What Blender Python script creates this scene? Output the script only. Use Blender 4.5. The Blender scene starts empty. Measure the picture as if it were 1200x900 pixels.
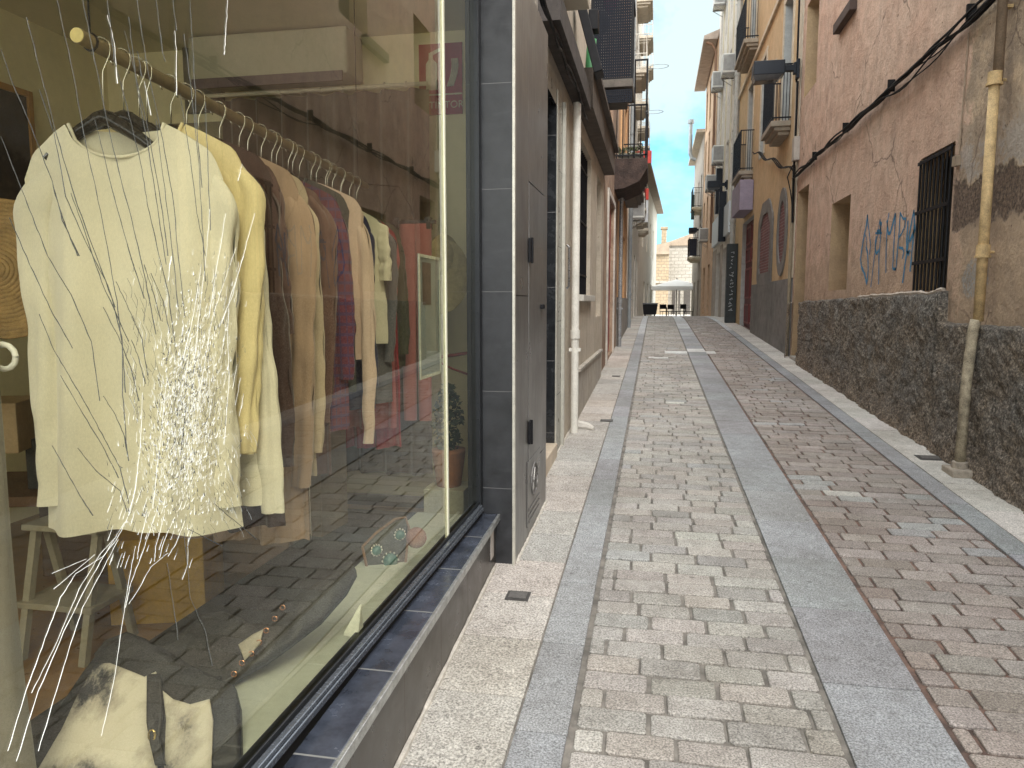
import bpy, bmesh, math, random
from mathutils import Vector, Matrix, noise
rnd = random.Random(7)
C = bpy.context.scene.collection
R = math.radians
# ------------------------------------------------------------ camera numbers
F = 867.; TH = math.atan(96/867); PS = math.atan(168*math.cos(TH)/F); H = 1.5
fw = Vector((-math.sin(PS)*math.cos(TH), math.cos(PS)*math.cos(TH), -math.sin(TH)))
rt = Vector((math.cos(PS), math.sin(PS), 0)); up = rt.cross(fw)
def ray(px, py): return fw + rt*((px-600)/F) + up*((450-py)/F)
def onx(px, py, X):
    d = ray(px, py); t = X/d.x; return (X, d.y*t, H+d.z*t)
def ony(px, py, Y):
    d = ray(px, py); t = Y/d.y; return (d.x*t, Y, H+d.z*t)
def gz(y):
    if y < 23: return .037*y
    if y < 33: return .851 + .037*(y-23) - .00335*(y-23)**2
    if y < 52: return .886 - .03*(y-33)
    return .316
# ------------------------------------------------------------ materials
MATS = {}
def nt(name):
    m = bpy.data.materials.new(name); m.use_nodes = True
    t = m.node_tree; b = t.nodes['Principled BSDF']; return m, t, b
def N(t, typ, **kw):
    n = t.nodes.new(typ)
    for k, v in kw.items():
        if k in n.inputs: n.inputs[k].default_value = v
        else: setattr(n, k, v)
    return n
def noise_n(t, vec, scale, detail=6, rough=.6):
    n = N(t, 'ShaderNodeTexNoise'); n.inputs['Scale'].default_value = scale
    n.inputs['Detail'].default_value = detail; n.inputs['Roughness'].default_value = rough
    t.links.new(vec, n.inputs['Vector']); return n.outputs['Fac']
def ramp(t, fac, stops):
    r = N(t, 'ShaderNodeValToRGB'); e = r.color_ramp.elements
    while len(e) < len(stops): e.new(.5)
    for i, (p, c) in enumerate(stops):
        e[i].position = p; e[i].color = (c if len(c) == 4 else (*c, 1))
    t.links.new(fac, r.inputs['Fac']); return r.outputs['Color']
def mixc(t, fac, a, b, mode='MIX'):
    n = N(t, 'ShaderNodeMix'); n.data_type = 'RGBA'; n.blend_type = mode
    for sock, v in ((0, fac), (6, a), (7, b)):
        if isinstance(v, (int, float)): n.inputs[sock].default_value = v
        elif isinstance(v, tuple): n.inputs[sock].default_value = (*v[:3], 1)
        else: t.links.new(v, n.inputs[sock])
    return n.outputs[2]
def mth(t, op, a, b=0., clamp=False):
    n = N(t, 'ShaderNodeMath'); n.operation = op; n.use_clamp = clamp
    for i, v in enumerate((a, b)):
        if isinstance(v, (int, float)): n.inputs[i].default_value = v
        else: t.links.new(v, n.inputs[i])
    return n.outputs[0]
def mrange(t, v, a, b, c=0., d=1.):
    n = N(t, 'ShaderNodeMapRange'); t.links.new(v, n.inputs[0])
    for i, x in enumerate((a, b, c, d)): n.inputs[i+1].default_value = x
    return n.outputs[0]
def wpos(t): return N(t, 'ShaderNodeNewGeometry').outputs['Position']
def sc(t, vec, s):
    n = N(t, 'ShaderNodeVectorMath'); n.operation = 'MULTIPLY'; t.links.new(vec, n.inputs[0])
    n.inputs[1].default_value = s; return n.outputs[0]
def xyz(t, vec):
    n = N(t, 'ShaderNodeSeparateXYZ'); t.links.new(vec, n.inputs[0]); return n.outputs
def bump(t, b, h, strength=.3, dist=.01):
    n = N(t, 'ShaderNodeBump'); n.inputs['Strength'].default_value = strength
    n.inputs['Distance'].default_value = dist; t.links.new(h, n.inputs['Height'])
    t.links.new(n.outputs[0], b.inputs['Normal'])
def mat(name, c, rough=.7, metal=0., var=.18, scale=6., bmp=.15, bscale=60., spec=.5, dist=.004):
    """paint, cloth, metal, plastic: base colour broken up by two noises and a fine bump"""
    if name in MATS: return MATS[name]
    m, t, b = nt(name); p = wpos(t)
    n1 = noise_n(t, p, scale); n2 = noise_n(t, p, scale*9, 4)
    dark = tuple(x*(1-var*1.6) for x in c); lite = tuple(min(1, x*(1+var)) for x in c)
    col = ramp(t, n1, [(.3, dark), (.7, lite)])
    col = mixc(t, .35, col, ramp(t, n2, [(.35, dark), (.65, lite)]))
    t.links.new(col, b.inputs['Base Color'])
    t.links.new(mrange(t, n2, .3, .7, max(.03, rough-.08), min(1, rough+.1)), b.inputs['Roughness'])
    b.inputs['Metallic'].default_value = metal; b.inputs['Specular IOR Level'].default_value = spec
    if bmp: bump(t, b, noise_n(t, p, bscale, 5), bmp, dist)
    MATS[name] = m; return m
def stonemat(name, rough=.8, speck=220., amt=.35, bmp=.35, warm=None, lift=1.):
    """granite: colour attribute per stone, speckled, stained"""
    if name in MATS: return MATS[name]
    m, t, b = nt(name); p = wpos(t)
    a = N(t, 'ShaderNodeVertexColor'); a.layer_name = 'Col'
    s1 = noise_n(t, p, speck, 3, .7); s2 = noise_n(t, p, 14, 6); s3 = noise_n(t, p, 1.6, 5)
    col = mixc(t, 1., a.outputs['Color'], ramp(t, s1, [(.33, (1-amt*1.5,)*3), (.5, (.97*lift,)*3), (.68, (1+amt*1.4,)*3)]), 'MULTIPLY')
    col = mixc(t, 1., col, ramp(t, s2, [(.3, (.84,.83,.82)), (.62, (1.07,1.07,1.07))]), 'MULTIPLY')
    col = mixc(t, 1., col, ramp(t, s3, [(.35, (.82,.8,.78)), (.6, (1.06,1.06,1.06))]), 'MULTIPLY')
    v = N(t, 'ShaderNodeTexVoronoi'); v.inputs['Scale'].default_value = 5.5; t.links.new(p, v.inputs['Vector'])
    gum = ramp(t, v.outputs['Distance'], [(.05, (.45,.44,.43)), (.085, (1,1,1))])
    col = mixc(t, .8, col, gum, 'MULTIPLY')
    v2 = N(t, 'ShaderNodeTexVoronoi'); v2.inputs['Scale'].default_value = 9.; t.links.new(p, v2.inputs['Vector'])
    fl = mth(t, 'MULTIPLY', mrange(t, v2.outputs['Distance'], .055, .035), mrange(t, s2, .52, .56))
    col = mixc(t, mth(t, 'MULTIPLY', fl, .75), col, (.62,.61,.56))
    t.links.new(col, b.inputs['Base Color'])
    b.inputs['Roughness'].default_value = rough
    h = mth(t, 'ADD', mth(t, 'MULTIPLY', s1, .5), s2)
    bump(t, b, h, bmp, .004)
    MATS[name] = m; return m
def plaster(name, c, c2, rough=.9, streak=.5, grime=.6, bmp=.4):
    if name in MATS: return MATS[name]
    m, t, b = nt(name); p = wpos(t)
    big = noise_n(t, p, .7, 8, .65); mid = noise_n(t, p, 5, 7, .65); fine = noise_n(t, p, 45, 5, .6)
    st = noise_n(t, sc(t, p, (6., 6., .35)), 1.6, 6, .6)
    col = mixc(t, ramp(t, big, [(.38, (0,0,0)), (.6, (1,1,1))]), c, c2)
    col = mixc(t, mth(t, 'MULTIPLY', mrange(t, st, .5, .75), streak), col, tuple(x*.55 for x in c))
    col = mixc(t, 1., col, ramp(t, mid, [(.3, (1-grime*.4,)*3), (.6, (1.05,)*3)]), 'MULTIPLY')
    col = mixc(t, .6, col, ramp(t, fine, [(.3, (.82,)*3), (.65, (1.1,)*3)]), 'MULTIPLY')
    pits = noise_n(t, p, 22, 2); col = mixc(t, mrange(t, pits, .73, .76), col, tuple(x*.4 for x in c))
    t.links.new(col, b.inputs['Base Color']); b.inputs['Roughness'].default_value = rough
    bump(t, b, mth(t, 'ADD', mth(t, 'MULTIPLY', mid, 1.4), mth(t, 'MULTIPLY', fine, .5)), bmp, .02)
    MATS[name] = m; return m
def pink_wall():
    m, t, b = nt('pink_plaster'); p = wpos(t); X, Y, Z = xyz(t, p)
    big = noise_n(t, p, .8, 8, .7); mid = noise_n(t, p, 4.5, 8, .68); fine = noise_n(t, p, 38, 5, .65)
    st = noise_n(t, sc(t, p, (3., 3., .45)), 1.3, 9, .7)
    col = mixc(t, ramp(t, big, [(.35, (0,0,0)), (.62, (1,1,1))]), (.58,.385,.285), (.64,.47,.36))
    # upper storey slightly redder / paler, ochre repair zone near the pipe and in the lower band
    wob = mth(t, 'MULTIPLY', mth(t, 'SUBTRACT', mid, .5), 1.1)
    och = mrange(t, mth(t, 'ADD', Y, wob), 6.72, 6.6)
    col = mixc(t, och, col, mixc(t, ramp(t, mid, [(.36, (0,0,0)), (.6, (1,1,1))]), (.36,.285,.215), (.52,.40,.275)))
    low = mrange(t, mth(t, 'ADD', Z, wob), 2.25, 2.05)
    col = mixc(t, mth(t, 'MULTIPLY', low, .6), col, (.47,.345,.24))
    # bare rough band: z 2.15..2.5 near the pipe
    zz = mth(t, 'ADD', Z, mth(t, 'MULTIPLY', wob, .45))
    band = mth(t, 'MULTIPLY', mrange(t, zz, 2.08, 2.12), mrange(t, zz, 2.46, 2.42))
    band = mth(t, 'MULTIPLY', band, mrange(t, Y, 6.85, 6.8))
    rough_c = ramp(t, fine, [(.35, (.06,.04,.03)), (.65, (.24,.17,.12))])
    col = mixc(t, band, col, rough_c)
    # grey flaking above it
    fl = mth(t, 'MULTIPLY', mrange(t, zz, 2.46, 2.5), mrange(t, zz, 2.95, 2.7))
    fl = mth(t, 'MULTIPLY', mth(t, 'MULTIPLY', fl, mrange(t, mid, .46, .52)), mrange(t, Y, 6.85, 6.8))
    col = mixc(t, mth(t, 'MULTIPLY', fl, .8), col, (.36,.33,.30))
    # grey chip patch low beside the pipe
    dx = mth(t, 'DIVIDE', mth(t, 'SUBTRACT', Y, 6.3), .22); dz = mth(t, 'DIVIDE', mth(t, 'SUBTRACT', Z, 1.68), .17)
    r2 = mth(t, 'ADD', mth(t, 'MULTIPLY', dx, dx), mth(t, 'MULTIPLY', dz, dz))
    chip = mth(t, 'MULTIPLY', mrange(t, mth(t, 'ADD', r2, mth(t, 'MULTIPLY', wob, 3.)), 1.1, .8), 1.)
    chip = mth(t, 'MULTIPLY', chip, mrange(t, fine, .42, .5))
    col = mixc(t, mth(t, 'MULTIPLY', chip, .85), col, (.36,.36,.34))
    streaks = mth(t, 'MULTIPLY', mrange(t, st, .56, .76), mrange(t, Z, 1.8, 3.6, .12, .6))
    col = mixc(t, streaks, col, (.22,.16,.135))
    col = mixc(t, 1., col, ramp(t, mid, [(.3, (.74,.72,.7)), (.6, (1.06,1.05,1.04))]), 'MULTIPLY')
    col = mixc(t, .6, col, ramp(t, fine, [(.3, (.8,)*3), (.65, (1.1,)*3)]), 'MULTIPLY')
    pits = noise_n(t, p, 17, 3); pit = mrange(t, pits, .7, .74); col = mixc(t, pit, col, (.13,.08,.06))
    vc = N(t, 'ShaderNodeTexVoronoi'); vc.feature = 'DISTANCE_TO_EDGE'; vc.inputs['Scale'].default_value = 1.1
    ad = N(t, 'ShaderNodeMix'); ad.data_type = 'VECTOR'; ad.inputs[0].default_value = .18; t.links.new(p, ad.inputs[4])
    nv = N(t, 'ShaderNodeTexNoise'); nv.inputs['Scale'].default_value = 4.; nv.inputs['Detail'].default_value = 6.; t.links.new(p, nv.inputs['Vector']); t.links.new(nv.outputs['Color'], ad.inputs[5]); t.links.new(ad.outputs[1], vc.inputs['Vector'])
    crk = mth(t, 'MULTIPLY', mrange(t, vc.outputs['Distance'], .011, .004), mrange(t, big, .49, .55))
    col = mixc(t, mth(t, 'MULTIPLY', crk, .7), col, (.14,.09,.065))
    t.links.new(col, b.inputs['Base Color']); b.inputs['Roughness'].default_value = .93
    hh = mth(t, 'ADD', mth(t, 'MULTIPLY', mid, 1.8), mth(t, 'MULTIPLY', fine, .6))
    hh = mth(t, 'SUBTRACT', hh, mth(t, 'MULTIPLY', mth(t, 'ADD', band, pit), .9))
    bump(t, b, hh, .9, .03); MATS['pink'] = m; return m
def rubble():
    m, t, b = nt('rough_dark_render'); p = wpos(t)
    a = noise_n(t, p, 46, 8, .8); c = noise_n(t, p, 2.2, 6, .65); d = noise_n(t, p, 90, 3, .7)
    Z = xyz(t, p)[2]; Y = xyz(t, p)[1]
    col = ramp(t, a, [(.36, (.04,.037,.034)), (.5, (.18,.165,.145)), (.63, (.52,.48,.42))])
    col = mixc(t, ramp(t, c, [(.4, (0,0,0)), (.62, (1,1,1))]), col, mixc(t, 1., col, (1.2,1.08,.95), 'MULTIPLY'))
    h = mth(t, 'SUBTRACT', Z, mth(t, 'MULTIPLY', Y, .037))
    brn = mth(t, 'MULTIPLY', mrange(t, mth(t, 'ADD', h, mth(t, 'MULTIPLY', c, .9)), .85, .5), .5)
    col = mixc(t, brn, col, mixc(t, 1., col, (1.12,.95,.82), 'MULTIPLY'))
    t.links.new(col, b.inputs['Base Color']); b.inputs['Roughness'].default_value = .95
    bump(t, b, mth(t, 'ADD', a, mth(t, 'MULTIPLY', d, .6)), 1., .03)
    MATS['rubble'] = m; return m
def tilemat(name, c, y0, pitch_y, z0, pitch_z, rough=.3, line=(.35,.35,.35), axis=1, spec=.5, lw=.006, var=.25):
    """glazed tiles: joints placed in metres on the wall"""
    m, t, b = nt(name); p = wpos(t); S = xyz(t, p)
    def joint(v, o, pitch):
        f = mth(t, 'FRACT', mth(t, 'DIVIDE', mth(t, 'SUBTRACT', v, o), pitch))
        d = mth(t, 'MINIMUM', f, mth(t, 'SUBTRACT', 1., f))
        return mrange(t, mth(t, 'MULTIPLY', d, pitch), lw*.35, lw*.6, 1., 0.)
    j = joint(S[2], z0, pitch_z)
    if pitch_y: j = mth(t, 'MAXIMUM', j, joint(S[axis], y0, pitch_y))
    n = noise_n(t, p, 9, 7, .65); n2 = noise_n(t, sc(t, p, (1., 1., 5.)), 3, 6)
    col = ramp(t, n, [(.3, tuple(x*(1-var*1.6) for x in c)), (.7, tuple(x*(1+var) for x in c))])
    col = mixc(t, mrange(t, n2, .55, .75, 0, .4), col, tuple(min(1, x*1.6+.02) for x in c))
    col = mixc(t, j, col, line); t.links.new(col, b.inputs['Base Color'])
    t.links.new(mth(t, 'ADD', mrange(t, n, .3, .7, rough-.08, rough+.12), mth(t, 'MULTIPLY', j, .4)), b.inputs['Roughness'])
    b.inputs['Specular IOR Level'].default_value = spec
    bump(t, b, mth(t, 'SUBTRACT', mth(t, 'MULTIPLY', n, .25), j), .35, .003)
    return m
def brickmat(name, c, c2, mort, bw=.25, bh=.07, axis='yz', rough=.85):
    if name in MATS: return MATS[name]
    m, t, b = nt(name); p = wpos(t); S = xyz(t, p)
    cb = N(t, 'ShaderNodeCombineXYZ'); t.links.new(S[1 if axis == 'yz' else 0], cb.inputs[0]); t.links.new(S[2], cb.inputs[1])
    br = N(t, 'ShaderNodeTexBrick'); t.links.new(cb.outputs[0], br.inputs['Vector'])
    br.inputs['Color1'].default_value = (*c, 1); br.inputs['Color2'].default_value = (*c2, 1); br.inputs['Mortar'].default_value = (*mort, 1)
    br.inputs['Scale'].default_value = 1.; br.inputs['Brick Width'].default_value = bw; br.inputs['Row Height'].default_value = bh
    br.inputs['Mortar Size'].default_value = bh*.09
    n = noise_n(t, p, 6, 7, .65); col = mixc(t, 1., br.outputs['Color'], ramp(t, n, [(.3, (.72,)*3), (.65, (1.1,)*3)]), 'MULTIPLY')
    t.links.new(col, b.inputs['Base Color']); b.inputs['Roughness'].default_value = rough
    bump(t, b, mth(t, 'SUBTRACT', mth(t, 'MULTIPLY', n, .4), br.outputs['Fac']), .5, .01)
    MATS[name] = m; return m
def glassmat():
    m = bpy.data.materials.new('shop_glass'); m.use_nodes = True; t = m.node_tree; t.nodes.clear()
    o = N(t, 'ShaderNodeOutputMaterial'); tr = N(t, 'ShaderNodeBsdfTransparent'); gl = N(t, 'ShaderNodeBsdfGlossy')
    tr.inputs[0].default_value = (.95,.935,.79,1); gl.inputs['Roughness'].default_value = .0; gl.inputs[0].default_value = (.95,.97,.93,1)
    lw = N(t, 'ShaderNodeLayerWeight'); lw.inputs['Blend'].default_value = .5
    f = mth(t, 'POWER', lw.outputs['Facing'], 4.0); f = mth(t, 'ADD', mth(t, 'MULTIPLY', f, .92), .065, True)
    mx = N(t, 'ShaderNodeMixShader'); t.links.new(f, mx.inputs[0]); t.links.new(tr.outputs[0], mx.inputs[1]); t.links.new(gl.outputs[0], mx.inputs[2])
    t.links.new(mx.outputs[0], o.inputs[0]); return m
def clearmat():
    m = bpy.data.materials.new('clear_glass_back'); m.use_nodes = True; t = m.node_tree; t.nodes.clear()
    o = N(t, 'ShaderNodeOutputMaterial'); tr = N(t, 'ShaderNodeBsdfTransparent'); t.links.new(tr.outputs[0], o.inputs[0]); return m
def clothmat(name, c, weave=260., stripes=None, rough=.95, var=.12):
    if name in MATS: return MATS[name]
    m, t, b = nt(name); p = wpos(t); n = noise_n(t, p, 7, 5); w = noise_n(t, sc(t, p, (1, 1, .4)), weave, 2, .8)
    col = ramp(t, n, [(.3, tuple(x*(1-var) for x in c)), (.7, tuple(min(1, x*(1+var*.6)) for x in c))])
    col = mixc(t, .5, col, ramp(t, w, [(.35, tuple(x*.86 for x in c)), (.65, tuple(min(1, x*1.06) for x in c))]))
    if stripes:
        S = xyz(t, p); f = mth(t, 'FRACT', mth(t, 'MULTIPLY', S[2], 24.)); g = mth(t, 'FRACT', mth(t, 'MULTIPLY', mth(t, 'ADD', S[0], S[1]), 30.))
        k = mth(t, 'MAXIMUM', mrange(t, f, .68, .72), mrange(t, g, .8, .84)); col = mixc(t, mth(t, 'MULTIPLY', k, .8), col, stripes)
    t.links.new(col, b.inputs['Base Color']); b.inputs['Roughness'].default_value = rough
    b.inputs['Sheen Weight'].default_value = .25
    b.inputs['Subsurface Weight'].default_value = 0
    bump(t, b, w, .25, .002); MATS[name] = m; return m
# ------------------------------------------------------------ mesh builder
ROOT = {}
def tag(o, label=None, cat=None, group=None, kind=None):
    if label: o['label'] = label
    if cat: o['category'] = cat
    if group: o['group'] = group
    if kind: o['kind'] = kind
    return o
def empty(name, loc, label, cat, group=None, rz=0):
    o = bpy.data.objects.new(name, None); C.objects.link(o); o.location = loc; o.rotation_euler = (0, 0, rz)
    o.empty_display_size = .1
    ROOT[o] = Matrix.Translation(Vector(loc)) @ Matrix.Rotation(rz, 4, 'Z'); tag(o, label, cat, group); return o
class MB:
    def __init__(s): s.v = []; s.f = []; s.m = []; s.c = []
    def add(s, vs, fs, mi=0, col=None):
        k = len(s.v); s.v += [tuple(v) for v in vs]; s.f += [tuple(i+k for i in f) for f in fs]
        s.m += [mi]*len(fs); s.c += [col]*len(fs); return s
    def box(s, x0, x1, y0, y1, z0, z1, mi=0, col=None):
        x0, x1 = sorted((x0, x1)); y0, y1 = sorted((y0, y1)); z0, z1 = sorted((z0, z1))
        vs = [(x, y, z) for x in (x0, x1) for y in (y0, y1) for z in (z0, z1)]
        return s.add(vs, [(0,1,3,2), (4,6,7,5), (0,4,5,1), (2,3,7,6), (0,2,6,4), (1,5,7,3)], mi, col)
    def tube(s, pts, r, n=8, mi=0, cap=True):
        pts = [Vector(p) for p in pts]; vs = []; fs = []; L = len(pts)
        rr = r if isinstance(r, (list, tuple)) else [r]*L
        t0 = (pts[1]-pts[0]).normalized(); a = t0.orthogonal().normalized()
        for i, p in enumerate(pts):
            t = (pts[min(i+1, L-1)]-pts[max(i-1, 0)]).normalized()
            a = (a - t*a.dot(t)); a = a.normalized() if a.length > 1e-6 else t.orthogonal().normalized()
            b = t.cross(a)
            for k in range(n):
                w = 2*math.pi*k/n; vs.append(p + (a*math.cos(w)+b*math.sin(w))*rr[i])
        for i in range(L-1):
            for k in range(n):
                fs.append((i*n+k, i*n+(k+1) % n, (i+1)*n+(k+1) % n, (i+1)*n+k))
        if cap: fs += [tuple(range(n))[::-1], tuple((L-1)*n+k for k in range(n))]
        return s.add(vs, fs, mi)
    def grid(s, fn, nu, nv, mi=0, wrap=False):
        vs = [fn(i/nu, j/nv) for j in range(nv+1) for i in range(nu+1)]
        w = nu+1
        return s.add(vs, [(j*w+i, j*w+i+1, (j+1)*w+i+1, (j+1)*w+i) for j in range(nv) for i in range(nu)], mi)
    def prism(s, pts, d, mi=0):
        n = len(pts); d = Vector(d); p = [Vector(q) for q in pts]
        return s.add(p+[q+d for q in p], [tuple(range(n))[::-1], tuple(range(n, 2*n))]+[(i, (i+1) % n, n+(i+1) % n, n+i) for i in range(n)], mi)
    def quad(s, a, b, c, d, mi=0): return s.add([a, b, c, d], [(0, 1, 2, 3)], mi)
    def ball(s, c, r, nu=16, nv=10, mi=0):
        rx, ry, rz = r if isinstance(r, tuple) else (r, r, r)
        return s.grid(lambda u, v: (c[0]+rx*math.cos(2*math.pi*u)*math.sin(math.pi*v), c[1]+ry*math.sin(2*math.pi*u)*math.sin(math.pi*v), c[2]+rz*math.cos(math.pi*v)), nu, nv, mi)
    def build(s, name, mats, parent=None, smooth=False, bev=0., root=None, weld=False):
        me = bpy.data.meshes.new(name); vs = s.v; r = root or parent
        if r is not None:
            M = ROOT[r].inverted(); vs = [M @ Vector(v) for v in s.v]
        me.from_pydata(vs, [], s.f)
        for m in (mats if isinstance(mats, (list, tuple)) else [mats]): me.materials.append(m)
        me.polygons.foreach_set('material_index', s.m)
        if any(c is not None for c in s.c):
            a = me.color_attributes.new('Col', 'FLOAT_COLOR', 'CORNER'); buf = []
            for p, c in zip(me.polygons, s.c): buf += list((*(c or (.3,.3,.3)), 1.))*p.loop_total
            a.data.foreach_set('color', buf)
        bm = bmesh.new(); bm.from_mesh(me)
        if weld: bmesh.ops.remove_doubles(bm, verts=bm.verts, dist=1e-4)
        bmesh.ops.recalc_face_normals(bm, faces=bm.faces) if not getattr(s, 'keep', False) else None
        bm.to_mesh(me); bm.free()
        if smooth: me.polygons.foreach_set('use_smooth', [True]*len(me.polygons))
        o = bpy.data.objects.new(name, me); C.objects.link(o)
        if parent is not None: o.parent = parent; ROOT[o] = ROOT[parent]
        if bev:
            b = o.modifiers.new('b', 'BEVEL'); b.width = bev; b.segments = 2; b.limit_method = 'ANGLE'
        return o
def single(mb, name, mats, label, cat, group=None, **kw):
    """a thing that is one mesh, its origin at its base centre"""
    xs = [v[0] for v in mb.v]; ys = [v[1] for v in mb.v]; zs = [v[2] for v in mb.v]
    loc = Vector(((min(xs)+max(xs))/2, (min(ys)+max(ys))/2, min(zs)))
    mb.v = [tuple(Vector(v)-loc) for v in mb.v]
    o = mb.build(name, mats, **kw); o.location = loc; tag(o, label, cat, group); ROOT[o] = Matrix.Translation(loc); return o
def facade(mb, X, n, y0, y1, z0, z1, ops, mi=0, rmi=None, depth=None):
    """street front at X with rectangular openings (ya,yb,za,zb,recess) and their reveals"""
    rmi = mi if rmi is None else rmi
    ys = sorted({y0, y1, *[o[0] for o in ops], *[o[1] for o in ops]}); zs = sorted({z0, z1, *[o[2] for o in ops], *[o[3] for o in ops]})
    for a, b in zip(ys, ys[1:]):
        for c, d in zip(zs, zs[1:]):
            cy, cz = (a+b)/2, (c+d)/2
            if any(o[0] < cy < o[1] and o[2] < cz < o[3] for o in ops): continue
            mb.quad((X, a, c), (X, b, c), (X, b, d), (X, a, d), mi)
    for ya, yb, za, zb, rd in ops:
        Xb = X - n*rd
        mb.quad((X, ya, za), (Xb, ya, za), (Xb, ya, zb), (X, ya, zb), rmi); mb.quad((X, yb, za), (Xb, yb, za), (Xb, yb, zb), (X, yb, zb), rmi)
        mb.quad((X, ya, za), (Xb, ya, za), (Xb, yb, za), (X, yb, za), rmi); mb.quad((X, ya, zb), (Xb, ya, zb), (Xb, yb, zb), (X, yb, zb), rmi)
    D = X - n*(depth or 6.)
    mb.quad((X, y0, z0), (D, y0, z0), (D, y0, z1), (X, y0, z1), mi); mb.quad((X, y1, z0), (D, y1, z0), (D, y1, z1), (X, y1, z1), mi)
    mb.quad((D, y0, z0), (D, y1, z0), (D, y1, z1), (D, y0, z1), mi); mb.quad((X, y0, z1), (X, y1, z1), (D, y1, z1), (D, y0, z1), mi)
# common materials
black = mat('black_iron', (.010,.010,.012), .5, .0, .3, 20, spec=.2)
dkmetal = mat('dark_frame', (.016,.018,.021), .35, .3, .2, 12)
alum = mat('brushed_aluminium', (.42,.43,.44), .3, .9, .2, 15, .05)
whitep = mat('white_paint', (.72,.71,.68), .6, 0, .12, 4)
creamp = mat('cream_paint', (.62,.56,.42), .7, 0, .12, 3)
pvc = mat('grey_pvc', (.42,.42,.40), .5, 0, .2, 6)
winglass = mat('window_glass', (.03,.035,.04), .06, 0, .3, 2, 0)
darkroom = mat('dark_room', (.02,.018,.017), .9)
acin = mat('ac_cream', (.46,.43,.32), .5, 0, .06, 5, .05)
acw = mat('ac_white', (.7,.7,.66), .45, 0, .08, 5, .05)
wood = mat('warm_wood', (.36,.22,.10), .5, 0, .25, 3)
rubberb = mat('black_rubber', (.02,.02,.02), .7)
# ============================================================ GROUND
def mortar_mat():
    m, t, b = nt('mortar'); p = wpos(t); n = noise_n(t, p, 10, 6); X = xyz(t, p)[0]
    a_ = ramp(t, n, [(.35, (.11,.10,.088)), (.65, (.25,.228,.20))]); c_ = ramp(t, n, [(.35, (.06,.042,.036)), (.62, (.21,.125,.095))])
    t.links.new(mixc(t, mrange(t, X, .85, 1.0), a_, c_), b.inputs['Base Color']); b.inputs['Roughness'].default_value = .95
    bump(t, b, noise_n(t, p, 120, 4), .6, .006); return m
g = MB()
def gfn(u, v):
    x = -60+120*u; k = v*60
    ys = -12+k*1.6 if k < 45 else 60+(k-45)*22
    return (x, ys, gz(ys)-.075)
g.grid(gfn, 12, 60)
tag(g.build('ground', mat('soil_mortar', (.13,.115,.10), .95, 0, .3, 9, .5, 80), smooth=True), kind='structure')
bed = MB(); bed.grid(lambda u, v: (-.9+3.5*u, -5+75*v, gz(-5+75*v)-.011), 7, 150)
tag(bed.build('mortar_bed', mortar_mat() if 1 else mat('mortar', (.15,.13,.115), .95, 0, .35, 12, .6, 120, .2, .006)), kind='structure')
def stone(mb, x0, x1, y0, y1, col, zoff=0., ch=.006, jit=.002, tilt=.0015, deep=.03):
    j = lambda: rnd.uniform(-jit, jit)
    c4 = [(x0+j(), y0+j()), (x1+j(), y0+j()), (x1+j(), y1+j()), (x0+j(), y1+j())]
    cx, cy = (x0+x1)/2, (y0+y1)/2; tx, ty = rnd.uniform(-tilt, tilt)*6, rnd.uniform(-tilt, tilt)*10
    def z(x, y, d): return gz(y)+zoff-d+(x-cx)*tx+(y-cy)*ty
    outer = []; top = []; mid = []
    for i, (x, y) in enumerate(c4):
        # every corner cut so that the stones read as worn
        for nb in (c4[i-1], c4[(i+1) % 4]):
            L = math.hypot(nb[0]-x, nb[1]-y); q = min(.009, L*.2)*(ch/.006)
            px, py = x+(nb[0]-x)*q/L, y+(nb[1]-y)*q/L
            outer.append((px, py)); 
    k = ch
    def inset(p, s):
        dx, dy = cx-p[0], cy-p[1]; return (p[0]+math.copysign(min(abs(dx), s), dx), p[1]+math.copysign(min(abs(dy), s), dy))
    lo = [(p[0], p[1], z(p[0], p[1], deep)) for p in outer]
    md = [(p[0], p[1], z(p[0], p[1], k*.75)) for p in outer]
    i1 = [inset(p, k*.45) for p in outer]; m2 = [(p[0], p[1], z(p[0], p[1], k*.2)) for p in i1]
    i2 = [inset(p, k*1.6) for p in outer]; tp = [(p[0], p[1], z(p[0], p[1], 0)) for p in i2]
    n = 8; vs = lo+md+m2+tp; fs = []
    for a in range(3):
        for i in range(n): fs.append((a*n+i, a*n+(i+1) % n, (a+1)*n+(i+1) % n, (a+1)*n+i))
    fs.append(tuple(3*n+i for i in range(n)))
    mb.add(vs, fs, 0, col)
def jitc(c, a=.12, h=.012):
    s = 1+rnd.uniform(-a, a); return tuple(max(.02, x*s*(1+rnd.uniform(-h, h))) for x in c)
XL0, XL1, XC0, XC1, XR0, XR1 = -.432, -.252, .632, .978, 1.88, 2.04
setts = MB(); PAL_L = [(.355,.335,.305), (.34,.325,.30), (.375,.355,.325), (.33,.318,.295), (.355,.328,.295)]
PAL_R = [(.30,.262,.235), (.28,.245,.22), (.32,.285,.26), (.27,.232,.205), (.31,.28,.255)]
white_patch = lambda x, y: (14.35 < y < 14.85 and .2 < x < 1.15) or (13.45 < y < 13.75 and -.1 < x < .25)
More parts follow.
